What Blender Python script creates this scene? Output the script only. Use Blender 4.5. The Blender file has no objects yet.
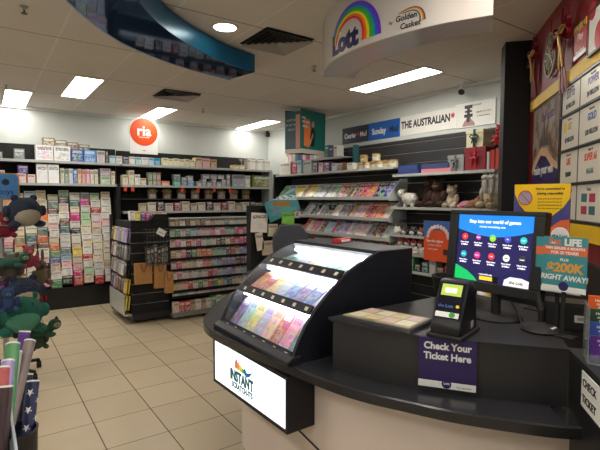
import bpy, math, random
from mathutils import Matrix, Vector
R = random.Random(7)
C = bpy.context.scene.collection
PI = math.pi
sin, cos = math.sin, math.cos
# ------------------------------------------------------------------ camera maths (world metres, camera 1.75 m up)
YAW, PITCH, ROLL, FPX = math.radians(34.968), math.radians(-3.258), math.radians(.1526), 455.2
fw = Vector((sin(YAW)*cos(PITCH), cos(YAW)*cos(PITCH), sin(PITCH)))
rt = Vector((cos(YAW), -sin(YAW), 0)); upv = rt.cross(fw)
rt, upv = rt*cos(ROLL)+upv*sin(ROLL), -rt*sin(ROLL)+upv*cos(ROLL)
EYE = Vector((0, 0, 1.75))
def at(px, py, ax, v):                       # photo point -> point on a real axis-aligned plane of the shop
    d = fw*FPX + rt*(px-300) - upv*(py-225); i = 'xyz'.index(ax)
    return EYE + d*((v-EYE[i])/d[i])
def onplane(px, py, P, N):
    d = fw*FPX + rt*(px-300) - upv*(py-225)
    return EYE + d*((P-EYE).dot(N)/d.dot(N))
cam = bpy.data.objects.new('camera', bpy.data.cameras.new('camera')); C.objects.link(cam)
cam.matrix_world = Matrix.Translation(EYE) @ Matrix((rt, upv, -fw)).transposed().to_4x4()
cam.data.sensor_width = 36; cam.data.lens = FPX/600*36; cam.data.clip_start = .03
bpy.context.scene.camera = cam

# ------------------------------------------------------------------ materials
MATS = {}
def lin(c):
    return tuple(((x/255)/12.92 if x/255 <= .04045 else ((x/255+.055)/1.055)**2.4) for x in c)
def mat(name, c, rough=.5, metal=0, emit=0, trans=0, bump=0, bscale=40, var=0, alpha=1):
    if name in MATS: return MATS[name]
    m = bpy.data.materials.new(name); m.use_nodes = True; nt = m.node_tree; b = nt.nodes['Principled BSDF']
    col = (*lin(c), 1)
    b.inputs['Base Color'].default_value = col; b.inputs['Roughness'].default_value = rough
    b.inputs['Metallic'].default_value = metal
    if emit: b.inputs['Emission Color'].default_value = col; b.inputs['Emission Strength'].default_value = emit
    if trans: b.inputs['Transmission Weight'].default_value = trans; b.inputs['IOR'].default_value = 1.2
    if alpha < 1: b.inputs['Alpha'].default_value = alpha
    if bump or var:
        tc = nt.nodes.new('ShaderNodeTexCoord'); no = nt.nodes.new('ShaderNodeTexNoise'); no.inputs['Scale'].default_value = bscale
        no.inputs['Detail'].default_value = 3
        nt.links.new(tc.outputs['Object'], no.inputs['Vector'])
        if bump:
            bp = nt.nodes.new('ShaderNodeBump'); bp.inputs['Strength'].default_value = bump; bp.inputs['Distance'].default_value = .01
            nt.links.new(no.outputs['Fac'], bp.inputs['Height']); nt.links.new(bp.outputs[0], b.inputs['Normal'])
        if var:
            mx = nt.nodes.new('ShaderNodeMix'); mx.data_type = 'RGBA'
            mx.inputs['A'].default_value = tuple(x*(1-var) for x in col[:3])+(1,); mx.inputs['B'].default_value = tuple(min(1, x*(1+var)) for x in col[:3])+(1,)
            nt.links.new(no.outputs['Fac'], mx.inputs['Factor']); nt.links.new(mx.outputs['Result'], b.inputs['Base Color'])
    MATS[name] = m; return m
class NT:                                    # tiny node-graph helper
    def __init__(s, m): s.nt = m.node_tree
    def n(s, t, **k):
        x = s.nt.nodes.new(t)
        for a, b in k.items(): setattr(x, a, b)
        return x
    def l(s, a, b): s.nt.links.new(a, b)
    def m(s, op, a, b=None, c=None):
        x = s.n('ShaderNodeMath', operation=op)
        for i, v in enumerate((a, b, c)):
            if v is None: continue
            if isinstance(v, (int, float)): x.inputs[i].default_value = v
            else: s.l(v, x.inputs[i])
        return x.outputs[0]
    def mix(s, f, a, b):
        x = s.n('ShaderNodeMix', data_type='RGBA')
        for k, v in (('Factor', f), ('A', a), ('B', b)):
            if isinstance(v, (int, float)): x.inputs[k].default_value = v
            elif isinstance(v, tuple): x.inputs[k].default_value = v
            else: s.l(v, x.inputs[k])
        return x.outputs['Result']
    def between(s, v, a, b): return s.m('MULTIPLY', s.m('GREATER_THAN', v, a), s.m('LESS_THAN', v, b))
def print_mat(name, vs=5, amt=.75, pic=(.12, .88, .12, .66), title=(.74, .88), rough=.35, sat=.7, zs=1.3):
    """printed cover: the object's own colour, a picture of coloured patches and a line of title marks"""
    m = bpy.data.materials.new(name); m.use_nodes = True; g = NT(m); b = m.node_tree.nodes['Principled BSDF']
    oi = g.n('ShaderNodeObjectInfo'); tc = g.n('ShaderNodeTexCoord'); sp = g.n('ShaderNodeSeparateXYZ'); g.l(tc.outputs['Generated'], sp.inputs[0])
    X, Z = sp.outputs['X'], sp.outputs['Z']
    cb = g.n('ShaderNodeCombineXYZ'); g.l(g.m('ADD', X, g.m('MULTIPLY', oi.outputs['Random'], 37.)), cb.inputs[0]); g.l(g.m('ADD', g.m('MULTIPLY', Z, zs), g.m('MULTIPLY', oi.outputs['Random'], 91.)), cb.inputs[1])
    vo = g.n('ShaderNodeTexVoronoi'); vo.inputs['Scale'].default_value = vs; g.l(cb.outputs[0], vo.inputs['Vector'])
    hs = g.n('ShaderNodeHueSaturation'); hs.inputs['Saturation'].default_value = sat; hs.inputs['Value'].default_value = .9; g.l(vo.outputs['Color'], hs.inputs['Color'])
    inpic = g.m('MULTIPLY', g.between(X, pic[0], pic[1]), g.between(Z, pic[2], pic[3]))
    no = g.n('ShaderNodeTexNoise'); no.inputs['Scale'].default_value = vs*.8; g.l(cb.outputs[0], no.inputs['Vector'])
    blob = g.m('GREATER_THAN', no.outputs['Fac'], .47)
    c1 = g.mix(g.m('MULTIPLY', g.m('MULTIPLY', inpic, blob), amt), oi.outputs['Color'], hs.outputs['Color'])
    n2 = g.n('ShaderNodeTexNoise'); n2.inputs['Scale'].default_value = 14; g.l(cb.outputs[0], n2.inputs['Vector'])
    tm = g.m('MULTIPLY', g.m('MULTIPLY', g.between(Z, *title), g.between(X, .1, .9)), g.m('GREATER_THAN', n2.outputs['Fac'], .46))
    bw = g.n('ShaderNodeRGBToBW'); g.l(oi.outputs['Color'], bw.inputs[0]); dark = g.m('LESS_THAN', bw.outputs[0], .3)
    tcol = g.mix(dark, (.04, .03, .06, 1), (.85, .85, .8, 1))
    c2 = g.mix(g.m('MULTIPLY', tm, .8), c1, tcol)
    g.l(c2, b.inputs['Base Color']); b.inputs['Roughness'].default_value = rough
    MATS[name] = m; return m
CARD = print_mat('card_print', 2.6, .42, (.1, .9, .1, .7), (.76, .9))
MAGA = print_mat('magazine_print', 4.5, .5, (.0, 1, .0, .74), (.8, .95), .25)
PACK = print_mat('pack_print', 4.5, .6, (.08, .92, .1, .6), (.68, .9), .4)
TICK = print_mat('ticket_print', 3, .5, (.04, .96, .0, .7), (.74, .95), .4, .9, 2.2)
SCRN = print_mat('plain_print', 3, .15, (.1, .9, .2, .6), (.7, .86), .4)
def objcol(name, rough=.6, bump=0):
    m = bpy.data.materials.new(name); m.use_nodes = True; g = NT(m); b = m.node_tree.nodes['Principled BSDF']
    oi = g.n('ShaderNodeObjectInfo'); g.l(oi.outputs['Color'], b.inputs['Base Color']); b.inputs['Roughness'].default_value = rough
    if bump:
        no = g.n('ShaderNodeTexNoise'); no.inputs['Scale'].default_value = 60; tc = g.n('ShaderNodeTexCoord'); g.l(tc.outputs['Object'], no.inputs['Vector'])
        bp = g.n('ShaderNodeBump'); bp.inputs['Strength'].default_value = bump; bp.inputs['Distance'].default_value = .01
        g.l(no.outputs['Fac'], bp.inputs['Height']); g.l(bp.outputs[0], b.inputs['Normal'])
    MATS[name] = m; return m
TEALB = None
PAINT = objcol('coloured_card_stock'); PLUSH = objcol('plush_fabric', .95, .8)
black = mat('black_laminate', (26, 26, 28), .35, bump=.03, bscale=120)
shelfb = mat('black_shelf_board', (11, 11, 12), .8, bump=.05, bscale=90)
navyb = mat('dark_case_laminate', (8, 11, 22), .5, bump=.03, bscale=90)
slatm = mat('charcoal_slatwall', (36, 36, 38), .75, var=.1, bscale=12)
slatd = mat('black_slatwall', (12, 12, 13), .85, var=.1, bscale=12)
alu = mat('brushed_aluminium', (165, 165, 162), .35, .6, bump=.02, bscale=200)
greysh = mat('grey_shelf_edge', (175, 178, 176), .4, var=.05, bscale=20)
white = mat('white_plastic', (232, 232, 230), .35, var=.02)
whitew = mat('white_painted_wall', (196, 200, 197), .8, var=.02, bscale=3, bump=.02)
creamp = mat('cream_counter_laminate', (226, 211, 202), .3, var=.03, bscale=3)
ink = mat('dark_ink', (28, 26, 40), .5, var=.05)
navyi = mat('navy_ink', (30, 28, 92), .4, var=.05)
redm = mat('dark_red_wall_paint', (140, 12, 22), .5, var=.06, bscale=4)
yelm = mat('yellow_band_paint', (236, 190, 0), .5, var=.04, bscale=6)
kraft = mat('kraft_paper', (176, 128, 76), .8, var=.12, bscale=18, bump=.1)
chrome = mat('chrome_wire', (190, 190, 190), .25, .9, var=.02)
rubber = mat('black_rubber', (18, 18, 18), .7, bump=.1)
acryl = mat('clear_acrylic', (235, 240, 242), .08, trans=.9, var=.01)
dark_screen = mat('screen_navy', (30, 26, 78), .25, emit=.3, var=.03)

# ------------------------------------------------------------------ mesh builder
class M:
    def __init__(s, T=None): s.v = []; s.f = []; s.i = []; s.T = T or Matrix()
    def add(s, vs, fs, mi=0, T=None):
        k = len(s.v); t = s.T @ T if T is not None else s.T
        s.v += [t @ Vector(p) for p in vs]; s.f += [[a+k for a in f] for f in fs]; s.i += [mi]*len(fs); return s
    def box(s, x0, x1, y0, y1, z0, z1, mi=0, T=None):
        return s.add([(x, y, z) for x in (x0, x1) for y in (y0, y1) for z in (z0, z1)],
                     [(0, 1, 3, 2), (4, 6, 7, 5), (0, 4, 5, 1), (2, 3, 7, 6), (0, 2, 6, 4), (1, 5, 7, 3)], mi, T)
    def loft(s, rings, mi=0, cap=True, T=None, closed=False):
        n = len(rings[0]); vs = [p for r in rings for p in r]; fs = []
        m = len(rings)
        for a in range(m if closed else m-1):
            b = (a+1) % m
            for j in range(n): fs.append((a*n+j, a*n+(j+1) % n, b*n+(j+1) % n, b*n+j))
        if cap and not closed: fs += [tuple(range(n))[::-1], tuple((m-1)*n+j for j in range(n))]
        return s.add(vs, fs, mi, T)
    def prism(s, poly, z0, z1, mi=0, T=None): return s.loft([[(x, y, z0) for x, y in poly], [(x, y, z1) for x, y in poly]], mi, True, T)
    def cyl(s, p0, p1, r0, r1=None, n=14, mi=0, cap=True):
        r1 = r0 if r1 is None else r1; p0, p1 = Vector(p0), Vector(p1); d = (p1-p0).normalized(); q = d.to_track_quat('Z', 'Y').to_matrix()
        ring = lambda p, r: [p + q @ Vector((r*cos(2*PI*k/n), r*sin(2*PI*k/n), 0)) for k in range(n)]
        return s.loft([ring(p0, r0), ring(p1, r1)], mi, cap)
    def tube(s, pts, r, n=8, mi=0, closed=False):
        P = [Vector(p) for p in pts]; rings = []
        for k, p in enumerate(P):
            a = P[k-1] if (k or closed) else p; b = P[(k+1) % len(P)] if (k < len(P)-1 or closed) else p
            q = (b-a).normalized().to_track_quat('Z', 'Y').to_matrix()
            rings.append([p + q @ Vector((r*cos(2*PI*j/n), r*sin(2*PI*j/n), 0)) for j in range(n)])
        return s.loft(rings, mi, True, None, closed)
    def lathe(s, prof, c=(0, 0, 0), n=24, mi=0, T=None):
        return s.loft([[(c[0]+r*cos(2*PI*k/n), c[1]+r*sin(2*PI*k/n), c[2]+z) for k in range(n)] for r, z in prof], mi, True, T)
    def ball(s, c, r, n=14, mi=0, T=None):
        if isinstance(r, (int, float)): r = (r, r, r)
        rings = []
        for a in range(1, n//2+2):
            t = PI*a/(n//2+2); rings.append([(c[0]+r[0]*sin(t)*cos(2*PI*k/n), c[1]+r[1]*sin(t)*sin(2*PI*k/n), c[2]-r[2]*cos(t)) for k in range(n)])
        return s.loft(rings, mi, True, T)
    def obj(s, name, mats, parent=None, smooth=False, bevel=0, world=False, color=None):
        me = bpy.data.meshes.new(name); me.from_pydata([tuple(v) for v in s.v], [], s.f)
        if not isinstance(mats, (list, tuple)): mats = [mats]
        for m in mats: me.materials.append(m)
        me.polygons.foreach_set('material_index', s.i); me.update()
        import bmesh
        bm = bmesh.new(); bm.from_mesh(me); bmesh.ops.recalc_face_normals(bm, faces=bm.faces); bm.to_mesh(me); bm.free()
        if smooth: me.shade_smooth() if hasattr(me, 'shade_smooth') else None
        o = bpy.data.objects.new(name, me); C.objects.link(o)
        if parent is not None:
            o.parent = parent
            if world: o.matrix_parent_inverse = Matrix(parent['mw_'] if False else TM[parent.name]).inverted()
        if bevel:
            b = o.modifiers.new('bevel', 'BEVEL'); b.width = bevel; b.segments = 2; b.limit_method = 'ANGLE'
        if color is not None: o.color = (*lin(color), 1)
        return o
TM = {}
def F(O, right, up):                          # frame: local x = right, y = up, z = towards the viewer
    r = Vector(right).normalized(); u = Vector(up); u = (u - r*u.dot(r)).normalized(); n = r.cross(u)
    m = Matrix((r, u, n)).transposed().to_4x4(); m.translation = Vector(O); return m
def Tr(x, y, z, rz=0, rx=0): return Matrix.Translation((x, y, z)) @ Matrix.Rotation(rz, 4, 'Z') @ Matrix.Rotation(rx, 4, 'X')
def tag(o, label=None, cat=None, group=None, kind=None):
    for k, v in (('label', label), ('category', cat), ('group', group), ('kind', kind)):
        if v: o[k] = v
    return o
def thing(name, label, cat, T=None, group=None):
    o = bpy.data.objects.new(name, None); C.objects.link(o); o.empty_display_size = .05
    T = T if isinstance(T, Matrix) else Matrix.Translation(T or (0, 0, 0))
    o.matrix_world = T; TM[o.name] = T; tag(o, label, cat, group); return o
def place(o, T): o.matrix_world = T; TM[o.name] = T; return o
def dup(root, T, label, color=None, group=None, cat=None, scale=None):
    r = root.copy(); C.objects.link(r); r.matrix_world = T @ Matrix.Diagonal((*scale, 1)) if scale else T
    r['label'] = label
    if group: r['group'] = group
    if cat: r['category'] = cat
    if color is not None: r.color = (*lin(color), 1)
    for ch in root.children:
        c = ch.copy(); C.objects.link(c); c.parent = r
        if color is not None: c.color = (*lin(color), 1)
    return r
FIRST = {}
def inst(proto, T, label, color=None, group=None, cat=None, scale=None):   # the prototype itself serves as the first one
    if proto.name not in FIRST:
        FIRST[proto.name] = 1
        proto.matrix_world = T @ Matrix.Diagonal((*scale, 1)) if scale else T
        tag(proto, label, cat, group)
        if color is not None:
            for o in [proto]+list(proto.children): o.color = (*lin(color), 1)
        return proto
    return dup(proto, T, label, color, group, cat, scale)
def struct(m, name, mats, **k): return tag(m.obj(name, mats, **k), kind='structure')
def text(s, size, T, m, parent, name='lettering', align='CENTER', ext=.0006, bold=0, sx=1, world=False, warp=None, shear=0):
    cu = bpy.data.curves.new('t', 'FONT'); cu.body = s; cu.size = size; cu.align_x = align; cu.align_y = 'CENTER'; cu.extrude = ext; cu.offset = bold; cu.shear = shear
    cu.resolution_u = 3; t = bpy.data.objects.new('t', cu); C.objects.link(t)
    me = bpy.data.meshes.new_from_object(t, depsgraph=bpy.context.evaluated_depsgraph_get()); bpy.data.objects.remove(t); bpy.data.curves.remove(cu)
    me.transform(T @ Matrix.Diagonal((sx, 1, 1, 1)) if T is not None else Matrix.Diagonal((sx, 1, 1, 1)))
    if warp:
        for v in me.vertices: v.co = warp(v.co)
    me.materials.clear(); me.materials.append(m); me.name = name
    o = bpy.data.objects.new(name, me); C.objects.link(o)
    if parent is not None:
        o.parent = parent
        if world: o.matrix_parent_inverse = TM[parent.name].inverted()
    return o
ORD = ['first', 'second', 'third', 'fourth', 'fifth', 'sixth', 'seventh', 'eighth', 'ninth', 'tenth', 'eleventh', 'twelfth', 'thirteenth', 'fourteenth', 'fifteenth', 'sixteenth',
       'seventeenth', 'eighteenth', 'nineteenth', 'twentieth', 'twenty-first', 'twenty-second', 'twenty-third', 'twenty-fourth', 'twenty-fifth']
PAL = {'white': (232, 228, 220), 'cream': (226, 212, 184), 'pink': (226, 130, 156), 'pale pink': (232, 190, 192), 'red': (190, 44, 46), 'orange': (226, 120, 60), 'teal': (60, 116, 116),
       'pale blue': (164, 200, 214), 'blue': (56, 88, 160), 'lilac': (168, 150, 200), 'green': (84, 150, 96), 'pale green': (176, 206, 168), 'black': (30, 28, 30), 'grey': (130, 134, 138),
       'brown': (124, 84, 60), 'kraft': (180, 150, 112), 'yellow': (232, 206, 90), 'magenta': (206, 54, 130), 'navy': (32, 38, 76), 'silver': (190, 192, 194), 'purple': (92, 58, 140), 'peach': (236, 170, 130)}

# ------------------------------------------------------------------ room shell
CE = 3.2
fm = bpy.data.materials.new('beige_floor_tiles'); fm.use_nodes = True; g = NT(fm); b = fm.node_tree.nodes['Principled BSDF']
tc = g.n('ShaderNodeTexCoord'); sp = g.n('ShaderNodeSeparateXYZ'); g.l(tc.outputs['Object'], sp.inputs[0])
u = g.m('DIVIDE', g.m('SUBTRACT', sp.outputs['X'], .6654-4.4), .44); v = g.m('DIVIDE', g.m('SUBTRACT', sp.outputs['Y'], 4.209-9.068), .4534)
fu, fv = g.m('FRACT', u), g.m('FRACT', v)
eu = g.m('MINIMUM', fu, g.m('SUBTRACT', 1., fu)); ev = g.m('MINIMUM', fv, g.m('SUBTRACT', 1., fv))
gr = g.m('MAXIMUM', g.m('LESS_THAN', eu, .0095), g.m('LESS_THAN', ev, .0075))
cb = g.n('ShaderNodeCombineXYZ'); g.l(g.m('FLOOR', u), cb.inputs[0]); g.l(g.m('FLOOR', v), cb.inputs[1]); wn = g.n('ShaderNodeTexWhiteNoise'); g.l(cb.outputs[0], wn.inputs['Vector'])
no = g.n('ShaderNodeTexNoise'); no.inputs['Scale'].default_value = 3; no.inputs['Detail'].default_value = 4; g.l(tc.outputs['Object'], no.inputs['Vector'])
fa = g.m('ADD', g.m('MULTIPLY', wn.outputs['Value'], .45), g.m('MULTIPLY', no.outputs['Fac'], .5))
tile = g.mix(fa, (*lin((184, 168, 140)), 1), (*lin((206, 188, 158)), 1))
g.l(g.mix(gr, tile, (*lin((92, 76, 62)), 1)), b.inputs['Base Color']); g.l(g.m('ADD', g.m('MULTIPLY', gr, .4), .33), b.inputs['Roughness'])
bp = g.n('ShaderNodeBump'); bp.inputs['Strength'].default_value = .3; bp.inputs['Distance'].default_value = .003; g.l(g.m('SUBTRACT', 1., gr), bp.inputs['Height']); g.l(bp.outputs[0], b.inputs['Normal'])
struct(M().box(-2.2, 5.2, -2.6, 8.6, -.1, 0), 'floor', fm)
cm = bpy.data.materials.new('ceiling_tiles'); cm.use_nodes = True; g = NT(cm); b = cm.node_tree.nodes['Principled BSDF']
tc = g.n('ShaderNodeTexCoord'); sp = g.n('ShaderNodeSeparateXYZ'); g.l(tc.outputs['Object'], sp.inputs[0])
fu = g.m('FRACT', g.m('DIVIDE', g.m('SUBTRACT', sp.outputs['X'], .615-6.57), .657)); fv = g.m('FRACT', g.m('DIVIDE', g.m('SUBTRACT', sp.outputs['Y'], 4.69-12.6), 1.26))
eu = g.m('MINIMUM', fu, g.m('SUBTRACT', 1., fu)); ev = g.m('MINIMUM', fv, g.m('SUBTRACT', 1., fv))
gu, gv = g.m('LESS_THAN', eu, .017), g.m('LESS_THAN', ev, .006)
no = g.n('ShaderNodeTexNoise'); no.inputs['Scale'].default_value = 2.; g.l(tc.outputs['Object'], no.inputs['Vector'])
base = g.mix(no.outputs['Fac'], (*lin((212, 205, 196)), 1), (*lin((222, 215, 206)), 1))
g.l(g.mix(gv, g.mix(gu, base, (*lin((228, 223, 215)), 1)), (*lin((138, 131, 124)), 1)), b.inputs['Base Color']); b.inputs['Roughness'].default_value = .85
bp = g.n('ShaderNodeBump'); bp.inputs['Strength'].default_value = .4; bp.inputs['Distance'].default_value = .004; g.l(g.m('MAXIMUM', gu, gv), bp.inputs['Height']); g.l(bp.outputs[0], b.inputs['Normal'])
struct(M().box(-2.2, 5.2, -2.6, 8.6, CE, CE+.1), 'ceiling', cm)
struct(M().box(-2.2, 5.2, 8.5, 8.6, 0, CE), 'wall_back', whitew)
struct(M().box(5.1, 5.2, -2.6, 8.5, 0, CE), 'wall_right', whitew)
struct(M().box(-2.2, -2.1, -2.6, 8.5, 0, CE), 'wall_left', whitew)
struct(M().box(-2.1, 5.1, -2.6, -2.5, 0, CE), 'wall_front', whitew)
# red diagonal wall behind the counter
WD = Vector((-.755, -.656, 0)).normalized(); WN = Vector((-.656, .755, 0)).normalized(); WP = Vector((4.15, 2.255, 0))
WF = Matrix((WD, Vector((0, 0, 1)), WD.cross(Vector((0, 0, 1))))).transposed().to_4x4()
def wp(s, z, off=0): p = WP + WD*s + WN*off; return Vector((p.x, p.y, z))
def wpx(px, py, off=.02):
    p = onplane(px, py, WP + WN*off, WN); return ((p-WP).dot(WD), p.z)
def wbox(m, s0, s1, z0, z1, o0, o1, mi=0):
    vs = [wp(s, z, o) for s in (s0, s1) for o in (o0, o1) for z in (z0, z1)]
    return m.add(vs, [(0, 1, 3, 2), (4, 6, 7, 5), (0, 4, 5, 1), (2, 3, 7, 6), (0, 2, 6, 4), (1, 5, 7, 3)], mi)
struct(wbox(M(), -.0, 3.1, 0, CE, -.12, 0), 'wall_counter', redm)
struct(wbox(M(), -.2, 0, 0, CE, -.12, .225), 'trim_1', mat('black_pillar', (12, 12, 14), .7, var=.05))
struct(wbox(M(), .13, 3.1, 2.53, 2.615, 0, .03), 'trim_2', yelm)
struct(wbox(M(), .13, 3.1, 1.50, 1.60, 0, .03), 'trim_3', yelm)
struct(wbox(M(), .05, 3.1, 0, 1.38, 0, .04), 'trim_4', black)
struct(M().box(-2.1, 5.1, 8.46, 8.5, CE-.035, CE).box(5.06, 5.1, 2.9, 8.46, CE-.035, CE), 'trim_5', white)

# ------------------------------------------------------------------ ceiling fittings
diff = mat('light_diffuser', (255, 250, 240), .5, emit=9.5)
lp = thing('ceiling_light', None, 'ceiling light')
M().box(-.16, .16, -.63, -.615, -.012, .0).box(-.16, .16, .615, .63, -.012, 0).box(-.16, -.15, -.615, .615, -.012, 0).box(.15, .16, -.615, .615, -.012, 0).obj('frame', white, lp)
M().box(-.149, .149, -.614, .614, -.01, -.003).obj('diffuser', diff, lp)
LG = 'long ceiling light panels'
for x, y, lb in ((1.115, 6.62, 'long lit ceiling panel, second from left, above the left aisle'), (.46, 7.87, 'short-looking lit ceiling panel at the far left by the back wall'),
                 (2.49, 7.87, 'lit ceiling panel above the round orange sign'), (4.47, 7.87, 'lit ceiling panel in the far right corner by the back wall'),
                 (4.165, 3.99, 'large bright ceiling panel above the newspaper posters'), (.46, 1.6, 'ceiling panel over the aisle beside the camera'),
                 (-1.2, 4.1, 'ceiling panel over the left edge of the shop'), (1.1, -1.4, 'ceiling panel behind the camera'), (-1.2, .5, 'ceiling panel at the shop entrance, left'),(1.95, .75, 'added ceiling panel out of view, lighting the red wall and canopy'), (.46, 4.0, 'x')):  # right-hand panel is added out of view to brighten the red wall and canopy
    if lb == 'x': continue
    o = inst(lp, Tr(x, y, CE), lb, group=LG)
    if y > 7.5:                           # the back row of tubes is dimmer
        for c_ in o.children:
            if c_.name.startswith('diffuser'): c_.data = c_.data.copy(); c_.data.materials[0] = mat('light_diffuser_dim', (255, 250, 240), .5, emit=5)
dl = thing('downlight', 'round warm recessed downlight beside the blue curved bulkhead', 'ceiling light', (1.732, 3.59, CE))
M().lathe([(.115, 0), (.112, -.008), (.095, -.008), (.095, 0)]).obj('trim_ring', white, dl, smooth=True)
M().lathe([(.093, 0), (.093, -.005)]).obj('lens', mat('warm_lens', (255, 232, 200), .5, emit=6), dl)
ventm = mat('vent_white_metal', (170, 166, 160), .5, .2, var=.03)
vdark = mat('vent_duct_dark', (22, 22, 22), .8, var=.1)
def vent(x, y, w, lb):
    t = thing('ceiling_vent', lb, 'air vent', (x, y, CE), 'square ceiling air vents')
    M().box(-w, w, -w, w, -.004, 0).obj('duct', vdark, t)
    for k in range(5):
        a = w-.005-k*w*.18; c = a-w*.035; z0 = -.006; z1 = -.03
        m = M()
        for sx, sy in ((1, 0), (-1, 0), (0, 1), (0, -1)):
            for q in (0,):
                if sx: m.add([(sx*a, -a, z1), (sx*a, a, z1), (sx*(c-.02), c-.02, z0), (sx*(c-.02), -(c-.02), z0)], [(0, 1, 2, 3)]).add([(sx*(a-.004), -a, z1), (sx*(a-.004), a, z1), (sx*(c-.024), c-.02, z0), (sx*(c-.024), -(c-.02), z0)], [(0, 1, 2, 3)])
                else: m.add([(-a, sy*a, z1), (a, sy*a, z1), (c-.02, sy*(c-.02), z0), (-(c-.02), sy*(c-.02), z0)], [(0, 1, 2, 3)])
        m.obj('louvre', ventm if k else ventm, t)
vent(2.27, 3.63, .25, 'square louvred ceiling vent between the blue bulkhead and white canopy')
vent(2.28, 6.27, .26, 'square louvred ceiling vent beyond the end of the blue bulkhead')
sp_ = thing('sprinkler_head', None, 'sprinkler')
M().lathe([(.03, 0), (.03, -.006), (.008, -.008), (.008, -.03)], n=14).obj('rose', ventm, sp_)
M().lathe([(.006, -.03), (.006, -.05), (.022, -.052), (.022, -.056)], n=12).obj('deflector', mat('dark_brass', (90, 78, 66), .4, .6), sp_)
for x, y, lb in ((.31, 4.09, 'small sprinkler head at the top left of the ceiling'), (.305, 7.02, 'small sprinkler head above the leftmost ceiling light'),
                 (3.02, 4.06, 'small sprinkler head left of the white canopy'), (2.98, 7.0, 'small sprinkler head beyond the far vent')):
    inst(sp_, Tr(x, y, CE), lb, group='ceiling sprinkler heads')
cctv = thing('security_camera', 'small black bullet camera hanging by the right wall', 'camera', (4.93, 3.56, CE))
M().box(-.03, .03, -.05, .05, -.02, 0).cyl((0, 0, -.02), (0, 0, -.09), .012).obj('bracket', white, cctv)
M().cyl((-.07, -.06, -.14), (.05, .04, -.1), .032, .036, 18).obj('camera_body', rubber, cctv, smooth=False, bevel=.004)
p = at(267, 134, 'y', 8.47)
tag(M().lathe([(.04, 0), (.045, .03), (.045, .09), (.03, .12)], (p.x, 8.44, p.z-.06)).obj('wall_sensor', rubber, bevel=.003), 'small dark sensor high on the back wall near the corner', 'sensor')

# ------------------------------------------------------------------ curved bulkheads
def arc(c, r, a0, a1, n): return [(c[0]+r*cos(a0+(a1-a0)*k/n), c[1]+r*sin(a0+(a1-a0)*k/n)) for k in range(n+1)]
def band(inner, outer, z0, z1, mi=0): 
    m = M(); n = len(inner); rings = [[(*inner[k], z0), (*outer[k], z0), (*outer[k], z1), (*inner[k], z1)] for k in range(n)]
    return m.loft(rings)
def cat_(P, n=8):
    out = []; P = [Vector((*p, 0)) if len(p) == 2 else Vector(p) for p in P]
    for i in range(len(P)-1):
        a = P[max(i-1, 0)]; b = P[i]; c = P[i+1]; d = P[min(i+2, len(P)-1)]
        for k in range(n):
            t = k/n; q = .5*((2*b)+(c-a)*t+(2*a-5*b+4*c-d)*t*t+(3*b-a-3*c+d)*t**3); out.append((q.x, q.y) if abs(q.z) < 1e-9 and abs(P[0].z) < 1e-9 else tuple(q))
    out.append((P[-1].x, P[-1].y)); return out
bin_ = cat_([(2.283, 4.06), (1.981, 3.98), (1.578, 3.76), (1.28, 3.533), (1.0, 3.24), (.76, 2.85), (.6, 2.4), (.52, 1.9), (.52, 1.4)], 6)
bout = cat_([(2.2, 4.49), (1.725, 4.365), (1.27, 4.152), (.87, 3.85), (.478, 3.316), (.2, 2.75), (.04, 2.2), (-.04, 1.7), (-.04, 1.3)], 6)
bm_ = bpy.data.materials.new('blue_gloss_panel'); bm_.use_nodes = True; b = bm_.node_tree.nodes['Principled BSDF']
b.inputs['Base Color'].default_value = (*lin((24, 104, 150)), 1); b.inputs['Roughness'].default_value = .28; b.inputs['Metallic'].default_value = .35
und = mat('dark_blue_mirror_gloss', (58, 92, 140), .04, .7)
bk = thing('curved_bulkhead', 'glossy blue curved bulkhead hanging at the top left of the ceiling', 'bulkhead', (1.2, 3.6, 3.0))
Z0 = 3.018
band(bin_, [(a[0]*.985+b_[0]*.015, a[1]*.985+b_[1]*.015) for a, b_ in zip(bin_, bout)], Z0, CE-.012).obj('inner_face', bm_, bk, world=True, smooth=False)
band([(a[0]*.98+b_[0]*.02, a[1]*.98+b_[1]*.02) for a, b_ in zip(bin_, bout)], [(a[0]*.03+b_[0]*.97, a[1]*.03+b_[1]*.97) for a, b_ in zip(bin_, bout)], Z0, CE-.012).obj('underside', und, bk, world=True)
band([(a[0]*.026+b_[0]*.974, a[1]*.026+b_[1]*.974) for a, b_ in zip(bin_, bout)], bout, Z0-.003, CE-.012).obj('outer_edge', mat('pale_blue_edge', (170, 190, 215), .4, var=.02), bk, world=True)
lin_ = cat_([(2.431, 3.153), (2.27, 2.9), (2.185, 2.65), (2.163, 2.36), (2.2, 2.05), (2.277, 1.781), (2.405, 1.538)], 6)
lout = cat_([(2.681, 3.015), (2.57, 2.83), (2.505, 2.6), (2.482, 2.36), (2.49, 2.13), (2.545, 1.92), (2.652, 1.7)], 6)
LZ = 2.794
cp = thing('curved_canopy', 'white curved canopy sign hanging over the counter with rainbow logo', 'canopy', (2.3, 2.3, LZ))
canm = mat('warm_white_gloss_panel', (205, 199, 192), .25, var=.02, bscale=2)
canu = mat('grey_mirror_gloss', (200, 200, 202), .2, .4, bump=.15, bscale=9)
band(lin_, [(a[0]*.95+b_[0]*.05, a[1]*.95+b_[1]*.05) for a, b_ in zip(lin_, lout)], LZ, CE).obj('fascia', canm, cp, world=True, smooth=False)
band([(a[0]*.94+b_[0]*.06, a[1]*.94+b_[1]*.06) for a, b_ in zip(lin_, lout)], lout, LZ+.004, CE).obj('underside', canu, cp, world=True)
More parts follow.
